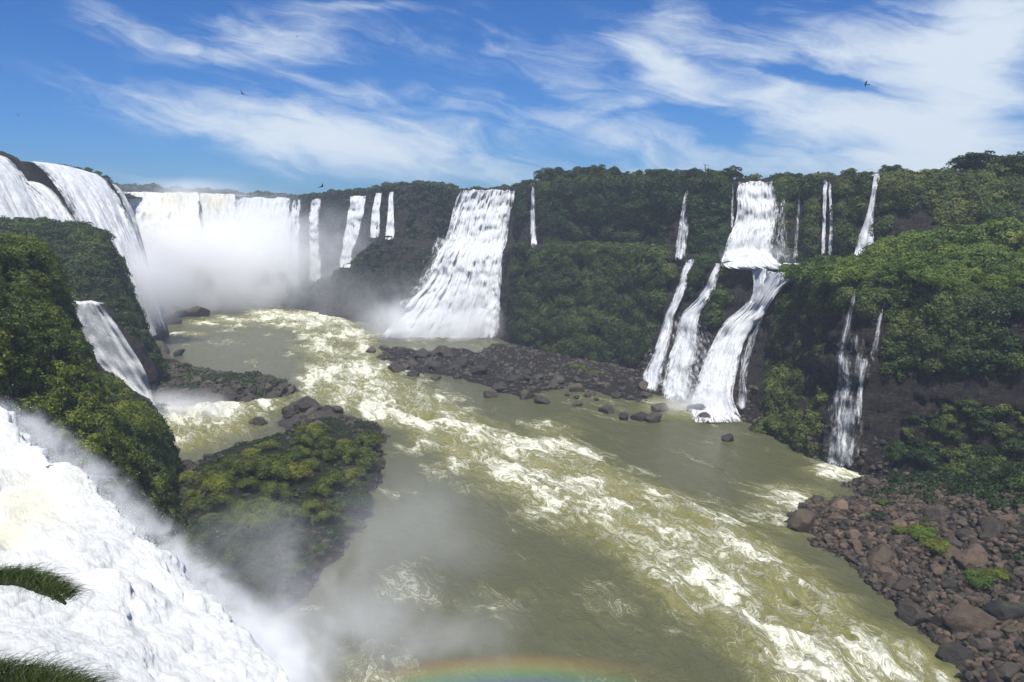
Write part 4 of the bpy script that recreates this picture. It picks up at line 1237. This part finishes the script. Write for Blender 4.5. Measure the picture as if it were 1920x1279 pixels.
# side fall in the gully on the near bank
waterfall([(566, 126, 186), (590, 122, 208), (620, 126, 230), (660, 140, 252), (700, 172, 270), (740, 240, 284), (775, 278, 302), (800, 285, 318)],
          'thick white side fall squeezing between the near bank and the bushy hump', dens=1.7, off=1.5, amp=1.0, freq=.35, seed=37, mat=FALL_FROTH,
          depth=lambda x, y: 172 + (y - 570) * .03)
# terrace pool feeding the chutes
V = []
pp = [PD(1345, 497, 226), PD(1400, 500, 222), (PD(1470, 503, 218)), PD(1512, 508, 212), PD(1520, 516, 196), PD(1480, 518, 190), PD(1430, 514, 196), PD(1380, 508, 206), PD(1345, 502, 216)]
ctr = np.mean(pp, 0)
rings = []
rb = catmull(np.array(pp + [pp[0]]), 80)
for w in np.linspace(0, 1, 16): rings.append(ctr + (rb - ctr) * w)
Vp = np.array(rings); Vp[..., 2] = 35.6 + .35 * fbm(Vp, 2.5, 3, 5)
stp = np.stack([Vp[..., 0], Vp[..., 1], np.full(Vp.shape[:2], .5)], -1).reshape(-1, 3)
o = link('water', make_mesh('water', Vp.reshape(-1, 3), grid_faces(16, 80), FALL, True, {'st': stp, 'dens': np.full(16 * 80, 1.15), 'ends': np.full(16 * 80, 9.)}))
tag(o, 'foaming pool on the terrace under the wide white fall', 'pool', kind='structure')

# ------------------------------------------------------------------ near cascade
KR = [
    [(-300, 640, 110), (0, 800, 92), (120, 885, 82), (210, 950, 74), (340, 1075, 66), (450, 1180, 60), (580, 1330, 54), (700, 1560, 46)],
    [(-300, 600, 104), (0, 783, 84), (110, 858, 75), (205, 935, 68), (338, 1058, 60), (452, 1165, 54), (562, 1292, 49), (660, 1500, 42)],
    [(-320, 660, 96), (-20, 830, 78), (75, 910, 70), (165, 985, 62), (280, 1090, 55), (390, 1200, 49), (480, 1320, 44), (560, 1500, 38)],
    [(-340, 760, 84), (-50, 920, 66), (50, 990, 59), (140, 1060, 52), (240, 1150, 46), (330, 1260, 41), (410, 1380, 36), (480, 1560, 31)],
    [(-360, 860, 70), (-80, 1010, 54), (20, 1070, 48), (110, 1140, 42), (190, 1220, 37), (270, 1330, 32), (340, 1450, 28), (400, 1640, 24)],
    [(-380, 960, 56), (-100, 1090, 42), (0, 1150, 37), (80, 1220, 32), (150, 1310, 28), (220, 1420, 24), (280, 1560, 20), (330, 1760, 17)],
    [(-420, 1080, 42), (-160, 1200, 30), (-40, 1270, 26), (40, 1350, 22), (100, 1450, 19), (150, 1570, 16), (190, 1720, 13.5), (220, 1900, 12)],
]
K = np.array([[PD(q[0], q[1], q[2] * (.80 if q[2] > 50 else .80 + .2 * (50 - q[2]) / 50)) for q in r] for r in KR])
drop0 = K[0] + np.array([6, 4, -22.]); drop0[:, 2] = np.maximum(drop0[:, 2], -4)
drop1 = K[0] + np.array([2.5, 2, -7.])
K = np.concatenate([drop0[None], drop1[None], K], 0)
K = catmull(K, 620); K = np.swapaxes(catmull(np.swapaxes(K, 0, 1), 520), 0, 1)
sK = 1.0 if np.mean(gnormals(K)[..., 2]) > 0 else -1.0
KN = gnormals(K) * sK
arcs = np.cumsum(np.concatenate([np.zeros((K.shape[0], 1)), np.linalg.norm(np.diff(K, axis=1), axis=-1)], 1), 1)
Kd = K.copy()
Kf = K
wp = np.stack([fbm(K, 5, 3, 201), fbm(K, 5, 3, 202), fbm(K, 5, 3, 203)], -1)
b1 = fbm(K + wp * 2.0, 6.0, 2, 210, billow=True)
b2 = fbm(K + wp * 1.2, 2.4, 4, 211, billow=True)
b3 = fbm(K + wp * .6, .7, 3, 213)
b3 = b3 + .35 * fbm(np.stack([np.cumsum(np.concatenate([np.zeros((1, K.shape[1])), np.linalg.norm(np.diff(K, axis=0), axis=-1)], 0), 0) * 1.0, arcs * .25, 0 * arcs], -1) + wp * 1.2, .9, 4, 215, ridged=True)
sizef = np.clip(K[..., 1] / 55.0, .35, 1.2)
Kd = K + KN * ((1.0 * b1 + .55 * b2 + .12 * b3) * sizef)[..., None]
m_casc, t, out = mat_new('churning_white_water')
pos = t.new('ShaderNodeNewGeometry').outputs['Position']
flv = t.attr('fl', 'Vector')
fx_, fy_, _ = t.sep(flv)
fwp = t.vmul(t.vadd(t.new('ShaderNodeTexNoise', {'Vector': pos, 'Scale': .5, 'Detail': 3.0}).outputs['Color'], (-.5, -.5, -.5)), (1.6, 1.6, 0))
fst = t.vadd(t.comb(t.math('MULTIPLY', fx_, 2.2), t.math('MULTIPLY', fy_, .45), 0.0), fwp)
ns1 = t.noise(fst, 1.0, 8, .68, .4)
ns2 = t.noise(t.vmul(fst, (3, 2, 1)), 1.6, 6, .7, .5)
n1 = t.noise(pos, .12, 4, .55, .5); n2 = t.noise(pos, .9, 7, .68, .8); n3 = t.noise(pos, 4.0, 5, .7)
sh_ = t.math('ADD', t.math('MULTIPLY', ns1, .25), t.math('ADD', t.math('MULTIPLY', n2, .6), t.math('MULTIPLY', ns2, .15)))
c = t.mix(t.smooth(sh_, .36, .62), C4((.66, .68, .66)), C4((.93, .93, .90)))
ck = t.attr('silt')
c = t.mix(t.math('MULTIPLY', t.smooth(t.math('ADD', ck, t.math('MULTIPLY', t.math('SUBTRACT', n1, .5), 1.6)), .25, 1.25), .5), c, C4((.84, .80, .46)))
b = t.bump(t.math('ADD', t.math('ADD', n2, t.math('MULTIPLY', ns1, .35)), t.math('ADD', t.math('MULTIPLY', n3, .6), t.math('MULTIPLY', ns2, .2))), .9, .4)
b = t.new('ShaderNodeVectorMath', {0: t.vadd(b, (0, -.1, .95))}, operation='NORMALIZE').outputs[0]
df = t.new('ShaderNodeBsdfDiffuse', {'Color': c, 'Normal': b})
tl = t.new('ShaderNodeBsdfTranslucent', {'Color': c})
mx = t.new('ShaderNodeMixShader', {0: .3, 1: df.outputs[0], 2: tl.outputs[0]})
t.l.new(mx.outputs[0], out.inputs[0])
kx, ky = project(K)
silt = np.exp(-(((kx - 60) / 130) ** 2 + ((ky - 930) / 90) ** 2)) * 1.0 + np.exp(-(((kx - 260) / 140) ** 2 + ((ky - 1040) / 80) ** 2)) * .4 + .5 * np.exp(-(((kx - 10) / 60) ** 2 + ((ky - 1010) / 40) ** 2))
arcr = np.cumsum(np.concatenate([np.zeros((1, K.shape[1])), np.linalg.norm(np.diff(K, axis=0), axis=-1)], 0), 0)
me = make_mesh('waterfall', Kd.reshape(-1, 3), grid_faces(*Kd.shape[:2]), m_casc, True, {'silt': silt.ravel(), 'fl': np.stack([arcr, arcs, 0 * arcs], -1).reshape(-1, 3)})
o = link('waterfall', me)
tag(o, 'huge near cascade of churning white water under the grass tufts', 'waterfall')

# droplets thrown off the cascade: small white flecks
g = np.random.default_rng(8)
nd = 110000
i = g.integers(60, 560, nd); j = g.integers(0, 520, nd)
crest_row = np.argmin(np.abs(np.linspace(0, 1, 620) - .30))
i = np.clip((g.normal(size=nd) * 42 + 185).astype(int), 40, 600)
P = Kd[i, j] + unit(KN[i, j] + g.normal(size=(nd, 3)) * .8) * (g.exponential(.55, nd) * np.clip(K[i, j, 1] / 60, .3, 1.2))[:, None]
s = (.010 + .022 * g.random(nd) ** 3) * np.clip(P[:, 1] / 55, .25, 1.3)
tet = np.array([[1, 1, 1], [1, -1, -1], [-1, 1, -1], [-1, -1, 1]]) * .8
V = (P[:, None] + tet[None] * s[:, None, None] * g.uniform(.6, 1.4, (nd, 4, 1))).reshape(-1, 3)
F = (np.arange(nd)[:, None, None] * 4 + np.array([[0, 1, 2], [0, 3, 1], [0, 2, 3], [1, 3, 2]])[None]).reshape(-1, 3)
m_drop, t, out = mat_new('flying_droplets')
bs = t.new('ShaderNodeBsdfPrincipled', {'Base Color': C4((.88, .9, .92)), 'Roughness': .4})
t.l.new(bs.outputs[0], out.inputs[0])
o = link('droplets', make_mesh('droplets', V, F, m_drop, False)); tag(o, 'white droplets flying off the near cascade', 'spray', kind='stuff')

# grass tufts
m_grass, t, out = mat_new('river_grass')
tt_ = t.attr('tint')
c = t.ramp(tt_, [(0, (.015, .028, .008)), (.4, (.05, .08, .014)), (.8, (.13, .16, .028)), (1, (.24, .22, .08))])
bs = t.new('ShaderNodeBsdfPrincipled', {'Base Color': c, 'Roughness': .5}); tl = t.new('ShaderNodeBsdfTranslucent', {'Color': c})
mx = t.new('ShaderNodeMixShader', {0: .3, 1: bs.outputs[0], 2: tl.outputs[0]}); t.l.new(mx.outputs[0], out.inputs[0])


def grass(spine, width, n, length, label, seed, bw=.012):
    g = np.random.default_rng(seed); sp = catmull(np.array([PD(*q) for q in spine]), 200)
    Vs, ts = [], []; kseg = 6
    k = g.integers(0, 200, n); base = sp[k] + g.normal(size=(n, 3)) * np.array([width, width, width * .3])
    dirs = unit(np.stack([.6 + .8 * g.normal(size=n), .1 + .7 * g.normal(size=n), .65 + .5 * g.random(n)], 1))
    Ln = length * (.35 + 1.25 * g.random(n) ** 1.5); tint = g.random(n)
    side = unit(np.cross(dirs, np.array([0, .9, .4])))
    rows = []
    for q in range(kseg):
        w = q / (kseg - 1)
        p = base + dirs * (Ln * w)[:, None] + np.array([.35, 0, -1.0]) * (Ln * .75 * w ** 2.2)[:, None]
        hw = bw * (1 - w * .92)
        rows.append(p - side * hw); rows.append(p + side * hw)
    V = np.stack(rows, 1).reshape(-1, 3)
    F = []
    o = np.arange(n)[:, None] * (2 * kseg)
    for q in range(kseg - 1): F.append(o + np.array([[2 * q, 2 * q + 1, 2 * q + 3, 2 * q + 2]]))
    F = np.concatenate(F, 0)
    wv = np.tile(np.repeat(np.linspace(0, 1, kseg), 2), n)
    tv = np.clip(np.repeat(tint, 2 * kseg) * .6 + wv * .4, 0, 1)
    c0 = base.mean(0)
    e = bpy.data.objects.new('grass_tuft', None); COL.objects.link(e); e.location = c0; tag(e, label, 'grass tuft')
    link('blades', make_mesh('blades', V - c0, F, m_grass, False, {'tint': tv}), e)
    # the stone under the tuft
    V2, F2 = tube(sp - [0, 0, width * 1.1], np.full(200, width * 1.0) * np.sin(np.linspace(.25, pi - .25, 200)), 12)
    V2 = V2 + unit(V2 - sp.repeat(12, 0)) * (.25 * width * fbm(V2, width * 1.5, 3, seed))[:, None]
    link('rock_base', make_mesh('rock_base', V2 - c0, F2, ROCK, True, {'tint': np.full(len(V2), .2)}), e)


grass([(-90, 1098, 20), (-20, 1082, 20.5), (30, 1080, 20.5), (70, 1092, 20), (100, 1106, 19.5), (122, 1122, 19.2)], .15, 3600, .60, 'drooping grass tuft hanging over the white cascade, higher of the two', 11, .008)
grass([(-60, 1262, 11), (0, 1258, 11), (50, 1268, 11), (100, 1280, 10.8), (150, 1300, 10.4), (180, 1330, 10)], .12, 4200, .46, 'grass tuft at the bottom corner below the drooping one', 12, .0045)

# ------------------------------------------------------------------ birds
m_bird, t, out = mat_new('dark_feathers')
bs = t.new('ShaderNodeBsdfPrincipled', {'Base Color': t.ramp(t.noise(t.new('ShaderNodeTexCoord').outputs['Object'], 9, 3), [(.3, (.012, .011, .012)), (.7, (.035, .03, .028))]), 'Roughness': .6})
t.l.new(bs.outputs[0], out.inputs[0])


def bird(x, y, D, span, label, bank=.3, head=.6):
    prof = catmull(np.array([[0, .30, 0], [0, .24, .012], [0, .1, .0], [0, -.12, 0], [0, -.34, 0]]), 12)
    rr = np.interp(np.linspace(0, 1, 12), [0, .12, .3, .6, 1], [.01, .045, .075, .06, .012])
    V, F = tube(prof, rr, 8); parts = [(V, F, np.zeros(len(V)))]
    for sd in (-1, 1):
        u = np.linspace(0, 1, 9); V = []
        for k in u:
            ch = .22 * (1 - .75 * k ** 1.6); zz = .16 * sin(k * pi * .75); yy = .08 - .10 * k ** 2
            for q, th in ((.5, .004), (.1, .014), (-.5, .003)):
                V.append([sd * k * .5, yy + ch * q, zz + th]); 
            for q in (-.5, .1, .5): V.append([sd * k * .5, yy + ch * q, zz - .004])
        V = np.array(V); F = []
        for a in range(8):
            for b_ in range(6): F.append([a * 6 + b_, a * 6 + (b_ + 1) % 6, (a + 1) * 6 + (b_ + 1) % 6, (a + 1) * 6 + b_])
        parts.append((V, np.array(F), np.zeros(len(V))))
    V = np.array([[-.03, -.28, .005], [.03, -.28, .005], [.10, -.52, 0], [-.10, -.52, 0], [-.03, -.28, -.012], [.03, -.28, -.012], [.10, -.52, -.008], [-.10, -.52, -.008]])
    F = np.array([[0, 1, 2, 3], [7, 6, 5, 4], [0, 4, 5, 1], [1, 5, 6, 2], [2, 6, 7, 3], [3, 7, 4, 0]]); parts.append((V, F, np.zeros(8)))
    V, F, _ = cat_meshes(parts)
    o = link('bird', make_mesh('bird', V * span, F, m_bird, True)); o.location = PD(x, y, D); o.rotation_euler = (.25, bank, head)
    tag(o, label, 'bird')


bird(455, 176, 70, .9, 'dark bird gliding under the hooked cloud, largest of the birds', .5, .9)
bird(1624, 158, 80, .7, 'dark bird flying in the blue slot over the slim tall fall', .9, 1.4)
bird(433, 12, 90, .6, 'tiny bird at the top edge of the sky', .4, .2)
bird(603, 350, 110, 1.3, 'bird flying low over the rim of the ghostly falls', -.5, -.7)
bird(34, 216, 120, .8, 'tiny bird over the western falls', .3, .4)
bird(557, 69, 120, .6, 'speck of a bird in the pale cloud above the hooked one', .3, 1.0)

# ------------------------------------------------------------------ mist
SV_, SF_ = ico(3)
m_sph = {}
def mist(x, y, D, r, peak, label, scale=.05, lo=.35, hi=.65, tilt=0.0, soft=1.0, col=(.97, .98, 1.0)):
    mt = mat_mist('spray_mist', peak, scale, lo, hi, soft, col)
    o = link('mist', make_mesh('mist', SV_, SF_, mt)); o.location = PD(x, y, D); o.scale = r; o.rotation_euler = (0, tilt, 0)
    tag(o, label, 'mist', kind='stuff')
    return o


mist(390, 508, 386, (70, 30, 35), .26, 'thick white spray filling the horseshoe', .055, .30, .52)
mist(500, 445, 398, (34, 16, 30), .16, 'plume of spray climbing to the rim of the horseshoe', .05, .34, .60)
mist(300, 470, 378, (30, 20, 22), .09, 'plume of spray at the curved end of the horseshoe', .05, .36, .62)
mist(610, 480, 378, (60, 24, 34), .05, 'thinner spray drifting in front of the ghostly falls', .03, .32, .66)
mist(255, 535, 280, (24, 13, 22), .30, 'spray under the western falls', .04, .3, .6)
mist(340, 358, 425, (56, 20, 10), .05, 'faint spray over the horseshoe rim', .03, .3, .6)
mist(860, 545, 300, (20, 6, 15), .07, 'spray hanging in front of the tall white fall', .09, .3, .62)
mist(810, 606, 293, (36, 11, 14), .34, 'spray at the foot of the tall white fall', .07, .32, .62)
mist(690, 570, 316, (42, 14, 22), .03, 'veil of spray drifting from the tall white fall', .04, .32, .66)
mist(1325, 765, 182, (17, 7, 6.5), .26, 'spray at the foot of the cascades', .14, .32, .62)
mist(1420, 484, 219, (14, 6, 5.5), .22, 'spray at the foot of the wide white fall', .15, .3, .6)
mist(335, 785, 178, (17, 11, 9), .34, 'spray where the side fall meets the river', .12, .3, .6)
mist(1580, 850, 141, (5, 3, 7), .05, 'thin spray at the foot of the veil fall', .25, .3, .6)
mist(540, 1090, 80, (22, 14, 12), .052, 'grey spray rising between the cascade and the island', .09, .36, .66)
for (x, y, D, r, rt) in [(70, 815, 68, (7, 4, 1.6), .65), (190, 915, 62, (7, 4, 1.6), .75), (300, 1020, 58, (7, 4, 1.8), .75), (400, 1110, 54, (6, 4, 1.9), .7), (500, 1215, 50, (6, 4, 2.4), .8), (545, 1275, 48, (5, 4, 2.6), .8)]:
    mist(x, y, D, r, .60, 'fine spray along the crest of the near cascade', .45, .36, .62, tilt=rt)
mist(790, 1000, 94, (16, 13, 15), .022, 'thin column of spray drifting over the river', .07, .38, .68)
mist(470, 1230, 56, (12, 7, 7), .30, 'dense white spray bursting off the foot of the near cascade', .16, .40, .62)
mist(760, 1215, 62, (17, 9, 6), .07, 'spray drifting low over the river below the cascade', .12, .38, .66)

# rainbow: bow light put into the colour of a curved spray band, round its own axis
SUN_EL = radians(66); SUN_AZ = radians(2)     # the sun stands behind the camera
sund = np.array([-sin(SUN_AZ) * cos(SUN_EL), -cos(SUN_AZ) * cos(SUN_EL), sin(SUN_EL)])
bow_axis = -np.array([-.01, -cos(radians(75.2)), sin(radians(75.2))]); bow_axis = bow_axis / np.linalg.norm(bow_axis)
Mx = unit(np.cross(bow_axis, [0, 0, 1.])); My = np.cross(Mx, bow_axis)
Rr = 50.0
V = []; nA, nS = 90, 14
for a in np.radians(np.linspace(62, 118, nA)):
    dirr = bow_axis * cos(radians(41.3)) + (Mx * cos(a) + My * sin(a)) * sin(radians(41.3))
    c = np.array([0, 0, CAMZ]) + dirr * Rr
    nr_ = unit((Mx * cos(a) + My * sin(a)) * cos(radians(41.3)) - bow_axis * sin(radians(41.3)))
    V.append((c, nr_, dirr))
RVv, RFf, RTt = [], [], []
for k, (c, nr_, dirr) in enumerate(V):
    for s_i in range(nS):
        an = 2 * pi * s_i / nS
        RVv.append(c + nr_ * cos(an) * 1.35 + dirr * sin(an) * 1.6)
RVv = np.array(RVv)
F = [[k * nS + s, k * nS + (s + 1) % nS, (k + 1) * nS + (s + 1) % nS, (k + 1) * nS + s] for k in range(nA - 1) for s in range(nS)]
m_rb, t, out = mat_new('rainbow_spray')
pos = t.new('ShaderNodeNewGeometry').outputs['Position']
dv = t.vadd(pos, (0, 0, -CAMZ))
ndv = t.new('ShaderNodeVectorMath', {0: dv}, operation='NORMALIZE').outputs[0]
dt = t.new('ShaderNodeVectorMath', {0: ndv, 1: tuple(bow_axis)}, operation='DOT_PRODUCT').outputs['Value']
ang = t.math('MULTIPLY', t.math('ARCCOSINE', dt), 180 / pi)
f = t.new('ShaderNodeMapRange', {0: ang, 1: 39.9, 2: 42.7}).outputs[0]
cr_ = t.ramp(f, [(.0, (.25, .2, .9)), (.25, (.15, .45, 1.0)), (.45, (.25, .95, .35)), (.62, (1., .85, .15)), (.8, (1., .35, .08)), (1.0, (.8, .08, .05))])
dens = t.math('MULTIPLY', t.math('MULTIPLY', t.smooth(f, 0, .3), t.math('SUBTRACT', 1.0, t.smooth(f, .75, 1.0))), .10)
xx = t.sep(pos)[0]
dens = t.math('MULTIPLY', dens, t.math('SUBTRACT', 1.0, t.smooth(t.math('ABSOLUTE', t.math('SUBTRACT', xx, -1.5)), 2.0, 13.0)))
vs = t.new('ShaderNodeVolumeScatter', {'Color': cr_, 'Density': dens}); t.l.new(vs.outputs[0], out.inputs['Volume'])
o = link('rainbow', make_mesh('rainbow', RVv, np.array(F), m_rb)); tag(o, 'rainbow arc in the spray low over the river', 'rainbow', kind='stuff')

# air
V = np.array([[x, y, z] for x in (-420, 330) for y in (-20, 800) for z in (-6, 92)], float)
F = np.array([[0, 1, 3, 2], [4, 6, 7, 5], [0, 4, 5, 1], [2, 3, 7, 6], [0, 2, 6, 4], [1, 5, 7, 3]])
m_air, t, out = mat_new('hazy_air')
pv = t.new('ShaderNodeVolumePrincipled', {'Color': C4((.78, .87, 1.0)), 'Density': .00036, 'Anisotropy': .1}); t.l.new(pv.outputs[0], out.inputs['Volume'])
o = link('haze', make_mesh('haze', V, F, m_air)); tag(o, 'thin blue haze in the air of the gorge', 'haze', kind='stuff')

# ------------------------------------------------------------------ light and sky
sl = bpy.data.lights.new('sun', 'SUN'); sl.energy = 5.0; sl.angle = radians(.53); sl.color = (1.0, .96, .90)
so = bpy.data.objects.new('sun', sl); COL.objects.link(so); so.location = (0, -50, 150)
so.rotation_euler = Vector(sund).to_track_quat('Z', 'Y').to_euler()

wd_ = bpy.data.worlds.new("World"); S.world = wd_; wd_.use_nodes = True
wd_.node_tree.nodes.clear()
t = NT(wd_.node_tree)
out = t.new('ShaderNodeOutputWorld')
sky = t.new('ShaderNodeTexSky'); sky.sky_type = 'NISHITA'; sky.sun_disc = False
sky.sun_elevation = SUN_EL; sky.sun_rotation = pi + SUN_AZ; sky.air_density = 1.0; sky.dust_density = .4; sky.ozone_density = 3.0
tc = t.new('ShaderNodeTexCoord').outputs['Generated']
nrm = t.new('ShaderNodeVectorMath', {0: tc}, operation='NORMALIZE').outputs[0]
X_, Y_, Z_ = t.sep(nrm)
az = t.math('MULTIPLY', t.math('ARCTAN2', X_, Y_), 180 / pi)
el = t.math('MULTIPLY', t.math('ARCSINE', Z_), 180 / pi)
ae = t.comb(az, el, 0.0)
wn = t.new('ShaderNodeTexNoise'); wn.inputs['Scale'].default_value = .11; wn.inputs['Detail'].default_value = 5; wn.inputs['Roughness'].default_value = .55
t.l.new(t.vmul(ae, (.6, 1.5, 1)), wn.inputs['Vector'])
wdp = t.vmul(t.vadd(wn.outputs['Color'], (-.5, -.5, -.5)), (7, 3.4, 0))
aw = t.vadd(ae, wdp); wx_, wy_, _z = t.sep(aw)


def az_el(x, y):
    r = unit(ray(x, y)); return math.degrees(math.atan2(r[0], r[1])), math.degrees(math.asin(r[2]))


def blob(x0, y0, x1, y1, w, amp, soft=1.0):
    """soft streak from (x0,y0) to (x1,y1), w = half width (photo pixels)"""
    a0 = np.array(az_el(x0, y0)); a1 = np.array(az_el(x1, y1)); c = (a0 + a1) / 2; L = np.linalg.norm(a1 - a0) / 2 + .01
    d = (a1 - a0) / (2 * L); w = w * .041
    dx = t.math('SUBTRACT', wx_, float(c[0])); dy = t.math('SUBTRACT', wy_, float(c[1]))
    s_ = t.math('ADD', t.math('MULTIPLY', dx, float(d[0] / L)), t.math('MULTIPLY', dy, float(d[1] / L)))
    p_ = t.math('ADD', t.math('MULTIPLY', dx, float(-d[1] / w)), t.math('MULTIPLY', dy, float(d[0] / w)))
    r2_ = t.math('ADD', t.math('MULTIPLY', s_, s_), t.math('MULTIPLY', p_, p_))
    e_ = t.math('POWER', 2.718, t.math('MULTIPLY', r2_, -1.0))
    return t.math('MULTIPLY', e_, amp)


BL = [(120, 10, 330, 100, 22, .55), (220, 60, 420, 112, 14, .5), (350, 60, 650, 70, 40, .75), (330, 112, 620, 95, 18, .5),
      (460, 130, 620, 168, 12, .65), (560, 168, 900, 178, 16, .4), (120, 160, 520, 260, 30, .55), (350, 215, 760, 270, 45, .75), (600, 260, 1000, 330, 40, .6), (500, 250, 950, 260, 60, .45),
      (600, 8, 830, 25, 9, .5), (1000, 215, 1350, 290, 45, .95), (1000, 140, 1130, 170, 25, .45), (1150, 60, 1350, 20, 50, .55), (1130, 50, 1330, 190, 22, .7),
      (1200, 140, 1700, 230, 36, .95), (1330, 100, 1920, 60, 50, .9), (1640, 190, 1980, 200, 130, 1.2), (1800, 20, 2000, 60, 60, .8), (1400, 240, 1800, 240, 30, .8), (1350, 310, 1950, 310, 30, .9),
      (700, 60, 1100, 90, 60, .22), (1170, 180, 1220, 205, 16, .5), (-60, 350, 500, 340, 25, .2), (900, 330, 1400, 335, 20, .5), (1450, 10, 1600, 40, 30, .4),
      (1380, 128, 1640, 158, 13, -.9), (1290, 225, 1420, 270, 16, -.55), (1150, 215, 1250, 200, 10, -.3)]
acc = None
for q in BL:
    v = blob(*q); acc = v if acc is None else t.math('ADD', acc, v)
# general thin cirrus elsewhere in the sky
pl = t.comb(t.math('DIVIDE', X_, t.math('ADD', t.math('ABSOLUTE', Z_), .12)), t.math('DIVIDE', Y_, t.math('ADD', t.math('ABSOLUTE', Z_), .12)), 0.0)
gen = t.smooth(t.noise(t.vmul(pl, (.5, 1.0, 1)), .8, 5, .55, 1.2), .45, .8)
outv = t.math('ADD', t.smooth(el, 24.0, 34.0), t.smooth(t.math('ABSOLUTE', az), 38.0, 50.0), clamp=True)
acc = t.math('ADD', acc, t.math('MULTIPLY', t.math('MULTIPLY', gen, outv), .9))
rot = t.new('ShaderNodeVectorRotate', {'Vector': aw, 'Axis': (0, 0, 1), 'Angle': radians(14)}).outputs[0]
st1 = t.noise(t.vmul(rot, (.14, .62, 1)), 1.0, 8, .62, .8)
st2 = t.noise(t.vmul(aw, (.12, .25, 1)), 1.0, 7, .6, .5)
det = t.math('ADD', t.math('MULTIPLY', st1, .6), t.math('MULTIPLY', st2, .4))
cov = t.math('ADD', t.math('MULTIPLY', acc, .72), t.math('MULTIPLY', t.math('SUBTRACT', det, .5), 2.3))
cov = t.math('MULTIPLY', t.smooth(cov, .0, 1.05), t.smooth(acc, .0, .28))
bg1 = t.new('ShaderNodeBackground', {'Color': t.vmul(sky.outputs[0], (.25, .55, 1.0)), 'Strength': .088})
bg2 = t.new('ShaderNodeBackground', {'Color': C4((.74, .83, .92)), 'Strength': .82})
mx = t.new('ShaderNodeMixShader', {0: t.math('MULTIPLY', cov, .93), 1: bg1.outputs[0], 2: bg2.outputs[0]})
t.l.new(mx.outputs[0], out.inputs[0])
wd_.cycles.sampling_method = 'AUTOMATIC'

# ------------------------------------------------------------------ render settings
S.view_settings.view_transform = 'Standard'; S.view_settings.look = 'None'
S.view_settings.exposure = 0.30; S.view_settings.gamma = 1.0
cy = S.cycles
cy.max_bounces = 16; cy.diffuse_bounces = 2; cy.glossy_bounces = 2; cy.transmission_bounces = 2; cy.volume_bounces = 10; cy.transparent_max_bounces = 16
cy.volume_step_rate = 1.5; cy.volume_max_steps = 128
cy.use_denoising = True
cy.sample_clamp_indirect = 4.0
